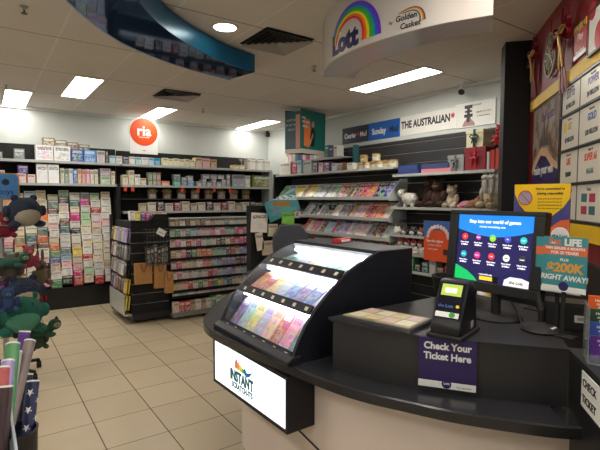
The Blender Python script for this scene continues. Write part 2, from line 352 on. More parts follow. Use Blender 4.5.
# arc-length map of the fascia (u to the viewer's right, v up)
SEG = [0]
for a, b_ in zip(lin_, lin_[1:]): SEG.append(SEG[-1]+math.dist(a, b_))
def fas(u, v, w=0):
    u = max(0, min(u, SEG[-1]-1e-6)); k = max(i for i, s in enumerate(SEG[:-1]) if s <= u); t = (u-SEG[k])/(SEG[k+1]-SEG[k])
    a, b_ = lin_[k], lin_[k+1]; d = Vector((b_[0]-a[0], b_[1]-a[1], 0)).normalized(); n = Vector((d.y, -d.x, 0))
    if n.x > 0: n = -n
    return Vector((a[0]+(b_[0]-a[0])*t, a[1]+(b_[1]-a[1])*t, v)) + n*(w+.002)
def fu_(px, py):                              # where a photo ray meets the fascia, by search
    best = None
    for k in range(300):
        u = SEG[-1]*k/299; q = fas(u, 0); d = fw*FPX+rt*(px-300)-upv*(py-225)
        e = abs(d.x*q.y-d.y*q.x)/math.hypot(d.x, d.y)
        if best is None or e < best[0]: best = (e, u, EYE.z+d.z*math.hypot(q.x, q.y)/math.hypot(d.x, d.y))
    return best[1], best[2]
def warp_at(u0, v0, slope=0):
    return lambda co: fas(u0+co.x, v0+co.y+slope*co.x, co.z)
def arch(uL, uR, vL, vR, top, w, cols, name, parent):
    mid = (uL+uR)/2; n = 24; K = len(cols)
    for q, c in enumerate(cols):
        m = M(); rings = []
        for k in range(n+1):
            t = PI*k/n; base = vL+(vR-vL)*k/n
            row = []
            for ww in (q, q+1):
                wt_ = w*(.4+.75*(k/n)); ra = (uR-uL)/2-wt_*ww/K; hv = top-wt_*ww/K*.9
                row.append((mid-ra*cos(t)*1.0, base*(1-sin(t)) + (max(vL, vR) + (hv-max(vL, vR)))*sin(t) if False else base+(hv-base)*sin(t)))
            rings.append([fas(row[0][0], row[0][1], 0), fas(row[1][0], row[1][1], 0), fas(row[1][0], row[1][1], .003), fas(row[0][0], row[0][1], .003)])
        m.loft(rings).obj(name, mat('print_'+'_'.join(map(str, c)), c, .35, var=.03), parent, world=True)
uL, vL = fu_(333, 50); uR, vR = fu_(381, 33); uT, vT = fu_(360, -1)
RAIN = [(110, 40, 200), (40, 90, 225), (20, 160, 120), (60, 180, 40), (245, 225, 30), (245, 120, 30), (230, 40, 60)]
arch(uL, uR, vL+.02, vR, vT, .15, RAIN, 'rainbow_band', cp)
u1, v1 = fu_(343.5, 41)
text('Lott', .19, None, navyi, cp, bold=.008, world=True, ext=.004, sx=1.0, warp=warp_at(u1, v1-.005, .0), name='lettering')
u2, v2 = fu_(339.5, 33); text('the', .035, None, white, cp, bold=.001, world=True, warp=warp_at(u2, v2))
u3, v3 = fu_(406, 17); u4, v4 = fu_(410, 24); u5, v5 = fu_(391, 23)
text('Golden', .05, None, ink, cp, bold=.0012, world=True, warp=warp_at(u3, v3-.0), shear=.1); text('Casket', .05, None, ink, cp, bold=.0012, world=True, warp=warp_at(u4, v4-.003), shear=.1); text('by', .03, None, ink, cp, world=True, warp=warp_at(u5, v5))
uL, vL = fu_(398, 14); uR, vR = fu_(425.5, 19); uT, vT = fu_(414, 6)
arch(uL, uR, vL, vR, vT, .035, [(120, 60, 40), (190, 120, 50), (210, 190, 120), (50, 90, 110)], 'arch_band', cp)

# ------------------------------------------------------------------ shared item prototypes
def folded_card():
    t = M(); t.box(-.5, .5, -.012, 0, 0, 1); t.box(-.5, .5, .02, .032, 0, .985).box(-.5, -.485, 0, .02, 0, .99)
    o = t.obj('greeting_card', CARD); return o
def magazine():
    r = thing('magazine', None, 'magazine'); m = M()
    n = 6; w, h = .2, .27
    front = [(-w/2+w*k/n, -.004*sin(PI*k/n)-.002) for k in range(n+1)]
    m.loft([[(x, y-.0015, 0) for x, y in front]+[(x, y, 0) for x, y in front[::-1]], [(x, y-.0015, h) for x, y in front]+[(x, y, h) for x, y in front[::-1]]])
    m.obj('cover', MAGA, r); M().box(-w/2+.003, w/2-.004, -.002, .006, .003, h-.003).obj('pages', mat('paper_pages', (226, 222, 212), .7, var=.04), r)
    return r
def small_box(name='product_box', pm=None):
    m = M(); m.box(-.5, .5, -.5, .5, 0, .86).box(-.508, .508, -.508, .508, .84, 1.0); return m.obj(name, pm or PACK)
def tin():
    r = thing('tin', None, 'tin')
    M().lathe([(.05, 0), (.055, .004), (.055, .085), (.052, .088)]).obj('can', PACK, r, smooth=False)
    M().lathe([(.057, .088), (.058, .104), (.052, .108)]).obj('lid', mat('gold_lid', (196, 156, 84), .35, .5), r); return r
card0 = folded_card(); mag0 = magazine(); box0 = small_box(); tin0 = tin()
album0 = M().box(-.5, .5, -.5, .5, 0, 1).box(-.35, .35, -.515, -.5, .55, .85).obj('boxed_album', SCRN)
pack0 = M().box(-.5, .5, -.12, .12, 0, .88).prism([(-.5, -.12), (.5, -.12), (.5, .12), (-.5, .12)], .88, .885).box(-.5, .5, -.02, .02, .88, 1.).box(-.12, .12, -.03, .03, .93, 1.02).obj('hanging_pack', PACK)
book0 = M().box(-.5, .5, -.5, .5, 0, .04).box(-.48, .5, -.49, .49, .04, .96).box(-.5, .5, -.5, .5, .96, 1).box(-.5, -.46, -.5, .5, 0, 1).obj('book', PAINT)

# ------------------------------------------------------------------ back wall: greeting card unit (left) and shelving unit (middle)
cu_ = thing('card_display_unit', 'tall black back-wall unit filled with rows of greeting cards', 'display shelving', (.7, 8.3, 0))
P_ = dict(world=True)
XL, XR = -.75, 1.93
M().box(XL, XR, 8.36, 8.44, 0, 2.6).obj('back_panel', shelfb, cu_, **P_)
M().box(XL, XR, 8.0, 8.36, .0, .34).obj('plinth', mat('black_plinth', (14, 14, 15), .45, var=.05), cu_, **P_)
for x in (XL, 1.87): M().box(x, x+.05, 8.0, 8.36, .34, 2.0).obj('upright', shelfb, cu_, **P_)
for z in (2.335, 1.985):
    M().box(XL, XR, 8.03, 8.36, z-.03, z).box(XL, XR, 8.015, 8.03, z-.035, z+.004, 1).obj('shelf', [greysh, greysh], cu_, bevel=0, **P_)
NR = 13; PZ = .111
def zy(r, c): z = 1.70-PZ*r+[.0, .035, -.01, .03, .012, -.02, .028, -.008, .02, -.015, .01][c]; return z, 8.225-.019*r
for c in range(11):
    m = M()
    for r in range(NR): z, y = zy(r, c); m.box(.07+c*.157, .22+c*.157, y-.03, y+.03, z-.008, z-.002).box(.07+c*.157, .22+c*.157, y+.03, y+.036, z-.008, z+.11)
    m.obj('card_pocket_column', mat('dark_tier', (30, 28, 30), .4, var=.04), cu_, **P_)
cards = '''grey,orange,cream,pale blue,cream,cream,pale green,white,grey,pale green,cream
red,peach,kraft,white,cream,grey,black,teal,magenta,white,white
cream,pale pink,cream,pale green,white,brown,cream,cream,white,red,white
pink,cream,kraft,white,orange,white,white,magenta,pale green,white,white
white,red,white,pale blue,cream,pale pink,brown,white,pale green,pale pink,pale pink
brown,cream,cream,cream,teal,white,teal,black,cream,cream,white
orange,pale pink,kraft,teal,orange,cream,white,white,white,white,white
pale pink,pink,peach,grey,brown,orange,white,cream,cream,cream,cream
white,teal,pale green,cream,white,green,grey,yellow,white,white,white
cream,red,cream,lilac,pale pink,blue,pale blue,cream,red,cream,cream
pink,green,white,cream,black,cream,pale pink,pale pink,white,white,kraft
grey,brown,kraft,teal,pink,green,black,red,cream,red,white'''.split('\n'); cards = cards[:11]+[cards[3]]+cards[11:]
for r, line in enumerate(cards):
    for c, cn in enumerate(line.split(',')):
        x = .145+c*.157+R.uniform(-.008, .008); w = R.uniform(.132, .154); h = R.uniform(.125, .165); zc, yc = zy(r, c)
        if r == 0: h = R.uniform(.13, .17)
        k = PAL[cn]; j = R.uniform(.9, 1.06); k = tuple(min(255, q*j) for q in k)
        inst(card0, Tr(x, yc-.012, zc, R.uniform(-.04, .04), -.1), f'{cn} greeting card, {ORD[c]} from left in the {ORD[r]} row of the back-wall cards', k,
             'greeting cards in the back-wall tiers', 'greeting card', (w, 1, h))
su = thing('shelving_unit', 'long black back-wall shelving unit with boxed goods behind the gondola', 'display shelving', (3.4, 8.3, 0))
M().box(1.96, 4.92, 8.36, 8.44, 0, 2.585).obj('back_panel', shelfb, su, **P_)
for z in (2.335, 1.985, 1.53, 1.1, .65): M().box(1.96, 4.9, 8.03, 8.36, z-.03, z).box(1.96, 4.9, 8.015, 8.03, z-.035, z+.004, 0).obj('shelf', greysh, su, **P_)
M().box(1.96, 4.5, 8.16, 8.36, 1.735, 1.75).obj('riser', mat('grey_wire_riser', (90, 90, 92), .4, .4), su, **P_)
M().box(1.96, 4.9, 8.03, 8.36, 0, .3).obj('plinth', shelfb, su, **P_)
M().box(4.85, 4.92, 8.03, 8.36, 0, 2.3).obj('end_panel', greysh, su, **P_)
# goods: (proto, y of front face plane, z, [x0,x1,h,colour,label,...])
def row(proto, z, items, y=8.06, d=.16, group=None, cat='box', stack=None):
    for it in items:
        x0, x1, h, cn, lb = it[:5]; dd = it[5] if len(it) > 5 else d; zz = it[6] if len(it) > 6 else z
        col = PAL[cn] if isinstance(cn, str) else cn
        inst(proto, Tr((x0+x1)/2, y+dd/2, zz), lb, col, group, cat, (x1-x0-.006, dd, h))
TOP = 'boxes along the top back-wall shelf'
row(box0, 2.335, [(.1, .28, .1, 'grey', 'small grey box at the left end of the top back shelf'), (.42, .56, .16, 'grey', 'grey glass-look box left of the two white oval boxes', .14),
    (.705, .945, .235, (228, 226, 228), 'white box with red label, left of the pair on the top shelf', .2), (.95, 1.185, .235, (228, 226, 228), 'white box with red label, right of the pair on the top shelf', .2),
    (1.195, 1.37, .2, 'blue', 'royal blue box on the top back shelf right of the white pair'), (1.38, 1.56, .2, (90, 150, 215), 'light blue box beside the royal blue box on the top shelf'),
    (1.57, 1.7, .2, 'silver', 'black and white patterned box right of the blue boxes'), (1.715, 1.745, .2, 'brown', 'narrow brown box beside the patterned box')], group=TOP)
M0 = M().box(.05, .38, 8.03, 8.04, 2.337, 2.42)
for k in range(4):                       # brown cartons stacked behind, higher
    x = .9+k*.17; inst(box0, Tr(x, 8.27, 2.545-.012*k), f'brown carton stacked behind the top shelf boxes, {ORD[k]} from left', (124, 112, 84), 'brown cartons stacked at the back of the top shelf', 'carton', (.165, .14, .16-.012*k))
    inst(box0, Tr(x, 8.27, 2.335), f'lower brown carton behind the white and blue boxes, {ORD[k]} from left', (112, 100, 78), 'brown cartons stacked at the back of the top shelf', 'carton', (.165, .14, .205-.012*k))
CP = 'small gift card packs in the acrylic tray under the orange sign'
for k, cn in enumerate(['pale blue', 'white', 'navy', 'white', 'pale blue', 'white', 'pale blue', (60, 160, 200)]):
    row(box0, 2.335, [(1.765+k*.107, 1.765+k*.107+.1, .13, cn, f'small {cn if isinstance(cn,str) else "bright blue"} pack below the orange round sign, {ORD[k]} from left', .05)], group=CP)
for k in range(6): row(box0, 2.335, [(2.66+k*.1, 2.76+k*.1, .14-.01*(k % 2), (222, 214, 176), f'cream packet right of the orange sign, {ORD[k]} from left', .1)], group='cream packets on the top shelf')
row(box0, 2.335, [(3.27, 3.4, .18, (206, 176, 140), 'tan box right of the cream packets'), (3.41, 3.56, .17, (222, 172, 168), 'dusty pink box on the top back shelf'), (3.57, 3.7, .16, (190, 150, 110), 'light brown box right of the dusty pink box'),
    (4.05, 4.18, .08, (214, 190, 140), 'small cream box in the dark gap of the top shelf'), (4.19, 4.3, .08, (222, 206, 160), 'second small cream box in the dark gap of the top shelf')], group=TOP)
dk = thing('glass_dish', 'small silver pedestal dish above the small cream boxes', 'dish', (4.27, 8.15, 2.42)); M().lathe([(.04, 0), (.012, .01), (.012, .07), (.06, .1), (.065, .13)]).obj('bowl', chrome, dk)
for k in range(9): row(album0, 2.335, [(4.36+k*.058, 4.36+(k+1)*.058, .215-.008*(k % 3), (226, 222, 214) if k % 3 else (200, 192, 182), f'white album spine at the right end of the top shelf, {ORD[k]} from left')], group='white albums at the right end of the top shelf', cat='album')
S2 = 'boxes along the second back-wall shelf'
row(box0, 1.985, [(.02, .16, .18, 'pale pink', 'pale pink box at the left end of the second back shelf'), (.17, .3, .18, 'pale pink', 'second pale pink box at the left of the second shelf'),
   (.3, .42, .14, 'pale pink', 'low pale pink box left of the white and blue boxes'), (.43, .57, .14, (236, 196, 190), 'low pink patterned box'), (.46, .6, .12, 'purple', 'pink and purple box stacked on the low pink box', .14, 2.127), (.585, .69, .13, (240, 200, 196), 'pink box beside the white and blue pair')], group=S2)
for k in range(2): row(album0, 1.985, [(.705+k*.158, .86+k*.158, .295, (234, 236, 236), f'tall white box with blue foot, {["left","right"][k]} of the pair on the second shelf')], group=S2)
for k, cn in enumerate([(190, 200, 170), (150, 160, 140), (200, 210, 220), (80, 120, 190), (222, 180, 120), (214, 160, 160), (230, 170, 180), (216, 210, 196), (214, 204, 190)]):
    row(box0, 1.985, [(1.03+k*.062, 1.09+k*.062, .24-.006*(k % 2), cn, f'slim photo album on the second shelf, {ORD[k]} right of the white pair')], group='slim albums on the second shelf', cat='album')
row(box0, 1.985, [(1.62, 1.78, .13, 'pale green', 'green floral box, lower of two'), (1.62, 1.78, .13, (176, 160, 170), 'mauve floral box, upper of two', .14, 2.117), (1.79, 1.85, .22, 'cream', 'narrow cream box right of the floral boxes')], group=S2)
for k, (h, cn) in enumerate([(.17, 'cream'), (.25, 'cream'), (.18, 'white'), (.12, 'cream')]): row(box0, 1.985, [(1.97+k*.1, 2.065+k*.1, h, cn, f'tall cream carton under the orange sign, {ORD[k]} from left')], group='cream cartons below the orange sign')
for k in range(3):
    for q in range(2): row(box0, 1.985, [(2.4+k*.075, 2.47+k*.075, .11, [(170, 176, 150), (150, 172, 140), (200, 150, 140)][k], f'small floral tin box, {["lower","upper"][q]}, {ORD[k]} from left on second shelf', .12, 1.985+q*.112)], group='small floral boxes')
row(box0, 1.985, [(2.64, 2.78, .08, 'peach', 'flat peach box on the second shelf'), (2.88, 2.98, .1, (120, 200, 180), 'mint green box on the second shelf'), (3.12, 3.24, .1, (110, 150, 200), 'soft blue box on the second shelf'), (3.0, 3.1, .16, 'grey', 'grey box between mint and blue boxes'), (2.86, 2.98, .1, 'grey', 'grey box stacked on the mint box', .12, 2.09), (3.12, 3.22, .08, 'silver', 'silver box stacked on the soft blue box', .12, 2.09)], group=S2)
for k in range(6): row(box0, 1.985, [(3.3+k*.1, 3.39+k*.1, .09+.05*(k % 2), (150, 148, 150) if k % 2 else (184, 180, 178), f'grey frame box, {ORD[k]} from left on the second shelf')], group='grey frame boxes on the second shelf')
for k in range(3): row(box0, 1.985, [(3.42+k*.15, 3.55+k*.15, .08, (180, 176, 180), f'flat silver box on top of the grey frame boxes, {ORD[k]} from left', .12, 2.13)], group='grey frame boxes on the second shelf')
row(box0, 1.985, [(3.9, 3.98, .24, (150, 146, 150), 'tall grey box left of the silver album set'), (4.02, 4.3, .24, (160, 160, 164), 'wide silver patterned box on the second shelf'), (4.31, 4.42, .23, 'white', 'plain white box left of the landscape picture'),
   (4.47, 4.9, .24, (120, 130, 60), 'wide landscape picture box at the right of the second shelf')], group=S2)
jar0 = thing('candle_jar', None, 'jar'); M().lathe([(.05, 0), (.058, .01), (.058, .1), (.05, .115)]).obj('glass', PACK, jar0); M().lathe([(.072, .115), (.075, .125), (.066, .155), (.03, .175)]).obj('lid', mat('gold_foil', (190, 168, 110), .3, .5, bump=.3, bscale=30), jar0)
for k in range(8):
    inst(jar0, Tr(2.52+k*.27, 8.24, 1.75), f'jar with gold foil top on the riser, {ORD[k]} from left above the gondola', [(200, 190, 160), (180, 150, 110), (214, 206, 190)][k % 3], 'gold-topped jars behind the gondola', 'jar', (1.3, 1.2, 1.05))
for k in range(16):
    w = .11; cn = [(200, 180, 150), (222, 210, 190), (70, 50, 50), (206, 190, 176), (150, 60, 60), (214, 200, 180)][k % 6]
    inst(box0, Tr(2.3+k*.155, 8.1, 1.53), f'gift box below the gold-topped jars, {ORD[k]} from left', cn, 'gift boxes below the gold-topped jars', 'gift box', (w+.03*(k % 2), .1, .14+.03*((k*7) % 3)/2))
# round orange sign on the top shelf
org = mat('orange_disc', (222, 78, 18), .4, var=.03)
rs = thing('round_sign', 'white standing sign with round orange disc on the top back shelf', 'sign', F((2.33, 8.04, 2.56), (1, 0, 0), (0, 0, 1)))
M().prism([(-.235, -.04), (.235, -.04), (.235, .3)]+[(.262*cos(a), .335+.262*sin(a)) for a in [k*PI/16 for k in range(0, 17)]]+[(-.235, .3)], 0, .012).obj('board', white, rs)
M().prism([(.235*cos(k*PI/18), .335+.235*sin(k*PI/18)) for k in range(36)], .012, .016).obj('disc', org, rs)
text('ria', .235, F((0, .345, .018), (1, 0, 0), (0, 1, 0)), white, rs, bold=.006); text('money transfer', .03, F((0, .245, .018), (1, 0, 0), (0, 1, 0)), white, rs, bold=.001)
text('~', .09, F((0, .02, .013), (1, 0, 0), (0, 1, 0)), mat('red_ink', (190, 40, 50), .5, var=.05), rs, bold=.002)
# red price talkers under shelves
tk = M().box(-.025, .025, -.004, 0, -.075, 0).obj('shelf_talker', mat('red_ticket', (214, 70, 44), .5, var=.05))
for k, x in enumerate([2.0, 2.12, 3.0, 3.3, 3.62, 3.95]): inst(tk, Tr(x, 8.01, 1.95), f'small red shelf ticket under the second shelf, {ORD[k]} from left', None, 'red shelf tickets', 'shelf ticket')

# ------------------------------------------------------------------ gondola
gd = thing('gondola', 'black wheeled gondola in the aisle with slatwall end and stocked tiers', 'display shelving', (2.5, 6.8, 0))
GX0, GX1, GY0, GY1 = 1.67, 3.5, 6.45, 7.45
M().box(GX0+.03, GX1, GY0+.12, GY1, .1, 1.42).obj('core', shelfb, gd, **P_)
M().box(GX0+.0, GX1-.02, GY0-.02, GY1, .05, .14).obj('base', mat('dark_base', (24, 26, 36), .4, var=.05), gd, **P_)
M().box(GX0-.02, GX0+.01, 7.5, 7.62, .02, 1.5).obj('end_post', shelfb, gd, **P_)
m = M()                                                  # slatwall front, left part
for k in range(9): m.box(GX0, 2.19, GY0-.02, GY0+.12, .14+k*.143, .14+k*.143+.132)
for k in range(1, 9): m.box(GX0, 2.19, GY0-.01, GY0+.1, .14+k*.143-.011, .14+k*.143, 1)
m.obj('slatwall', [slatd, alu], gd, **P_)
M().box(GX0, 1.95, GY0-.02, GY0+.12, 1.427, 1.44).prism([(0, 0)]*3, 0, 0).obj('cap', slatd, gd, **P_)
M(Matrix()).loft([[(1.93, y, 1.42), (2.19, y, 1.42), (2.19, y, 1.53), (2.0, y, 1.53), (1.95, y, 1.47)] for y in (GY0-.02, GY0+.1)]).obj('header', slatd, gd, **P_)
for i, (x, y) in enumerate(((1.75, 6.6), (3.4, 6.6), (1.75, 7.35), (3.4, 7.35), (2.62, 6.6))):
    c = M().cyl((x-.012, y, .028), (x+.012, y, .028), .028, n=18).obj('caster', rubber, gd, **P_)
tz = [1.34, 1.185, 1.035, .875, .72, .57, .415, .335]
for k, z in enumerate(tz):
    M().box(2.2, GX1, GY0-.015*k-.01, GY0+.12, z-.022, z-.004).box(2.2, GX1, GY0-.015*k-.012, GY0-.015*k-.008, z-.022, z+.014, 1).obj('tier', [shelfb, shelfb], gd, **P_)
M().box(2.2, GX1, GY0-.03, GY0+.12, 1.455, 1.47).obj('top_shelf', greysh, gd, **P_)
M().box(2.2, GX1-.02, GY0-.16, GY0+.1, .05, .09).box(2.2, GX1-.02, GY0-.165, GY0-.16, .05, .12).obj('bottom_tray', mat('grey_tray', (120, 120, 120), .4, var=.05), gd, **P_)
M().box(GX1, GX1+.03, GY0-.05, GY1, .05, 1.47).obj('end_panel', shelfb, gd, **P_)
gcols = ['cream,kraft,white,brown,cream,kraft,brown,white,kraft,silver,cream,grey,cream,silver,white,cream', 'pale green,teal,white,grey,pale blue,silver,pale pink,pale pink,pink,white,pink,pale green,pale blue,red,pink,red',
         'pale pink,pink,white,red,pale pink,magenta,white,pale green,cream,brown,black,cream,red,pink,magenta,red', 'kraft,cream,pink,black,green,orange,orange,orange,pale green,pale green,pale blue,brown,red,cream,lilac,lilac',
         'pale pink,red,pale pink,cream,cream,white,pink,peach,pale blue,silver,lilac,lilac,lilac,brown,brown,lilac', 'white,pink,white,pale pink,white,silver,white,red,pink,white,pale blue,lilac,lilac,cream,pale blue,silver',
         'yellow,cream,peach,red,white,green,cream,red,green,yellow,pale blue,blue,cream,white,peach,white', 'white,silver,pale blue,white,peach,white,white,pale pink,white,cream,silver,white,cream,white,peach,white']
for r, line in enumerate(gcols):
    L = line.split(','); 
    for c, cn in enumerate(L):
        x = 2.255+c*.0795; h = .132 if r < 7 else .045
        if r == 0: h = .115
        jt = R.uniform(.85, 1.02); col = tuple(q*jt for q in PAL[cn])
        inst(pack0, Tr(x, GY0-.015*r+.02+.0, tz[r], R.uniform(-.05, .05), -.12), f'{cn} gift card pack, {ORD[c]} from left in the {ORD[r]} tier of the gondola', col, 'card packs in the gondola tiers', 'card pack', (.077, .1, h*R.uniform(.93, 1.05)))
for c in range(15):
    cn = ['cream', 'red', 'red', 'kraft', 'white', 'kraft', 'white', 'green', 'white', 'green', 'red', 'white', 'red', 'white', 'green'][c]
    inst(box0, Tr(2.26+c*.083, GY0-.08, .09), f'{cn} wrapped packet, {ORD[c]} from left in the bottom tray of the gondola', PAL[cn], 'packets in the bottom tray of the gondola', 'packet', (.08, .08, .17 if c < 7 else .2))
# left face brochures: pockets facing -x
M().box(GX0-.09, GX0-.0, GY0+.03, 7.35, .12, .14).box(GX0-.095, GX0-.09, GY0+.03, 7.35, .12, .42).obj('side_pocket', mat('clear_pocket', (200, 202, 200), .2, var=.02), gd, **P_)
for r in range(5):
    for c in range(6):
        cn = R.choice(['white', 'grey', 'yellow', 'lilac', 'silver', 'cream', 'navy', 'black', 'brown'])
        y = 7.28-c*.15; inst(card0, Matrix.Translation((GX0-.05+.0*r-.006*(4-r), y, .2+r*.235)) @ Matrix.Rotation(-PI/2, 4, 'Z') @ Matrix.Rotation(-.12, 4, 'X'),
             f'{cn} pack on gondola left side, {ORD[r]} row up, {ORD[c]} from the back wall', PAL[cn], 'packs on the left side of the gondola', 'card pack', (.13, 1.2, .2))
for c, cn in enumerate(['white', 'yellow', 'purple', 'magenta', 'pale blue', 'orange', 'white']):
    inst(card0, Tr(1.72+c*.075, GY0+.1, 1.45-.01*c, R.uniform(-.3, .3), -.2), f'{cn} booklet standing on top of the gondola end, {ORD[c]} from left', PAL[cn], 'booklets on top of the gondola end', 'booklet', (.07, 1.4, .13 if c < 5 else .15))
# wire basket with tags
wb = thing('wire_basket', 'black wire basket hanging on the gondola slatwall end', 'basket', (1.97, 6.36, 1.0))
m = M()
for k in range(8): m.cyl((1.84+k*.045, 6.28, .83), (1.84+k*.045, 6.28, 1.33), .004, n=6).cyl((1.84+k*.045, 6.28, .83), (1.84+k*.045, 6.43, .83), .004, n=6)
for k in range(7): z = .83+k*.083; m.cyl((1.84, 6.28, z), (2.155, 6.28, z), .004, n=6).cyl((1.84, 6.28, z), (1.84, 6.43, z), .004, n=6).cyl((2.155, 6.28, z), (2.155, 6.43, z), .004, n=6)
m.obj('wire_grid', mat('wire_grey', (90, 90, 88), .4, .5), wb, **P_)
for k in range(6): inst(box0, Tr(1.87+k*.05, 6.36, .84), f'dark packet inside the wire basket, {ORD[k]} from left', (60, 60, 58) if k % 2 else (96, 92, 84), 'packets inside the wire basket', 'packet', (.045, .1, .22+.02*(k % 3)))
tag(M(Tr(2.03, 6.26, 1.28, .0) @ Matrix.Rotation(.5, 4, 'Y')).box(-.06, .06, -.003, .003, -.04, .05).box(-.04, .04, -.005, -.003, -.005, .0, 1).obj('price_card', [white, ink]), 'white price card clipped askew on the wire basket', 'price card')
def paper_bag(T, w, h, lb):
    t = thing('paper_bag', lb, 'paper bag', T, 'kraft paper bags on the gondola end')
    M().box(-w/2, w/2, -.03, .03, 0, h).box(-w/2-.001, w/2+.001, -.031, -.03, h-.04, h).obj('bag', kraft, t, bevel=.004)
    M().tube([(-.04, -.033, h-.02), (-.035, -.036, h+.0), (-.02, -.038, h-.1), (0, -.038, h-.125), (.02, -.038, h-.1), (.04, -.033, h-.02)], .004).obj('handle', mat('dark_twine', (96, 70, 44), .8), t)
paper_bag(Tr(1.81, 6.385, .57), .235, .29, 'flat kraft paper bag hanging on the gondola end, left one')
paper_bag(Tr(2.04, 6.375, .49, 0) @ Matrix.Rotation(.0, 4, 'Y'), .17, .35, 'second kraft paper bag hanging right of the first')
paper_bag(Tr(2.155, 6.35, .41), .12, .3, 'small kraft paper bag hanging lowest at the right of the gondola end')

# ------------------------------------------------------------------ right wall slatwall fixture
sw = thing('slatwall_fixture', 'charcoal slatwall fixture along the right wall with magazine tiers and shelves', 'display shelving', (5.0, 5.0, 0))
m = M(); zz = .0
k = 0
while zz < 2.6:
    top = min(zz+.128, 2.6); m.box(5.0, 5.045, 2.75, 7.5, zz, top)
    m.box(5.015, 5.045, 2.75, 7.5, top, top+.01, 1); zz += .142
m.obj('slat_boards', [slatm, alu], sw, **P_)
M().box(4.62, 5.045, 7.46, 7.5, 0, 2.22).obj('end_panel', shelfb, sw, **P_)
M().box(4.6, 5.0, 2.75, 7.46, 0, .3).obj('plinth', shelfb, sw, **P_)
def shelf(y0, y1, z, x0=4.65, lip=.03):
    M().box(x0, 5.0, y0, y1, z-.02, z).box(x0-.008, x0, y0, y1, z-lip, z+.004).obj('shelf', greysh, sw, **P_)
shelf(4.42, 7.46, 2.2); shelf(2.9, 4.42, 2.085); shelf(5.6, 7.46, 2.44, 4.75)
shelf(2.85, 4.45, 1.645); shelf(2.85, 4.45, 1.27); shelf(2.85, 4.45, 1.03); shelf(2.85, 4.45, .8)
shelf(6.65, 7.46, 1.44); shelf(6.65, 7.46, 1.1)
for z in (1.77, 1.47, 1.19, .9, .62):
    y1 = 7.4 if z > 1.7 else 6.62
    m = M(); m.loft([[(4.66, y, z-.015), (4.66, y, z+.0), (4.86, y, z+.24), (4.88, y, z+.22)] for y in (4.47, y1)])
    m.box(4.625, 4.66, 4.47, y1, z-.02, z-.01).box(4.62, 4.63, 4.47, y1, z-.03, z+.018)
    m.obj('magazine_tier', greysh, sw, **P_)
    for y in (4.455, ): M().loft([[(4.62, yy, z-.04), (4.62, yy, z+.04), (4.84, yy, z+.27), (4.98, yy, z+.27), (4.98, yy, z-.04)] for yy in (y, y+.012)]).obj('tier_end', mat('pale_grey_end', (190, 198, 198), .3, var=.03), sw, **P_)
def magT(y, z, rz=0): return Matrix.Translation((4.655, y, z+.0)) @ Matrix.Rotation(-PI/2, 4, 'Z') @ Matrix.Rotation(rz, 4, 'Z') @ Matrix.Rotation(-.7, 4, 'X')
mcols = [['green', 'green', 'pale blue', 'blue', 'yellow', 'yellow', 'grey', 'kraft', 'yellow', 'cream', 'pale green', 'grey', 'black', 'grey', 'green', 'pale pink', 'red', 'brown', 'cream', 'brown', 'red', 'orange', 'orange', 'navy', 'blue'],
         ['grey', 'silver', 'black', 'white', 'grey', 'black', 'silver', 'white', 'grey', 'brown', 'kraft', 'pale pink', 'orange', 'red', 'orange', 'cream'],
         ['red', 'cream', 'pink', 'silver', 'brown', 'pale blue', 'magenta', 'grey', 'lilac', 'white', 'silver', 'pale pink', 'white', 'grey', 'brown', 'silver'],
         ['navy', 'red', 'white', 'brown', 'teal', 'silver', 'red', 'cream', 'black', 'white', 'red', 'white', 'teal', 'silver', 'red', 'white']]
RW = ['top', 'second', 'third', 'fourth']
for r, z in enumerate((1.785, 1.485, 1.205, .915)):
    L = mcols[r]; y1 = 7.3 if r == 0 else 6.5; st = (y1-4.6)/(len(L)-1)
    for c, cn in enumerate(L):
        T = Matrix.Translation((-.007*(c % 3), 0, 0)) @ magT(y1-c*st, z, 0) 
        inst(mag0, T, f'{cn} magazine in the {RW[r]} tier of the right wall, {ORD[c]} from the far end', PAL[cn], 'magazines in the slanted wall tiers', 'magazine')
# goods on left bay top shelf (y far -> near); facing -x
def rrow(proto, z, items, x=4.68, cat='box', group=None):
    for y1, y0, h, cn, lb, *d in items:
        dd = d[0] if d else .14; zz = d[1] if len(d) > 1 else z; col = PAL[cn] if isinstance(cn, str) else cn
        inst(proto, Matrix.Translation((x+dd/2, (y0+y1)/2, zz)) @ Matrix.Rotation(-PI/2, 4, 'Z'), lb, col, group, cat, (y1-y0-.006, dd, h))
G = 'goods on the long upper shelf of the right wall'
rrow(album0, 2.2, [(7.38, 7.0, .24, 'white', 'white boxed folder at the far end of the right wall shelf'), (6.6, 6.35, .22, 'silver', 'white and grey box between the bottles and dark boxes')], group=G)
rrow(box0, 2.2, [(6.95, 6.8, .2, 'red', 'red and blue packet beside the white folder'), (6.79, 6.66, .24, 'pale blue', 'pale blue tall packet beside the red packet'), (6.32, 6.18, .18, (90, 60, 100), 'dark purple box on the right wall shelf'),
     (6.15, 6.03, .16, 'pale pink', 'pale pink small box beside the dark purple box'), (6.0, 5.86, .16, (110, 70, 110), 'mauve box under the hanging sign'), (5.8, 5.7, .13, 'silver', 'silver cup box on the right wall shelf'), (5.62, 5.52, .13, 'brown', 'small brown box on the right wall shelf'), (5.42, 5.28, .11, 'white', 'small white box left of the gold tins')], group=G)
rrow(album0, 2.44, [(7.3-k*.11, 7.2-k*.11, .17+.02*(k % 3), ['white', 'pale pink', 'silver', 'teal', 'purple', 'white', 'magenta', 'silver'][k % 8], f'book on the short top shelf below the hanging sign, {ORD[k]} from the far end') for k in range(14)], x=4.77, cat='book', group='books on the short top shelf')
tag(M().box(4.8, 4.86, 5.35, 5.42, 2.22, 2.6).obj('teal_box', mat('teal_card', (40, 96, 100), .5, var=.05)), 'narrow teal upright box at the end of the short top shelf', 'box')
k = 0
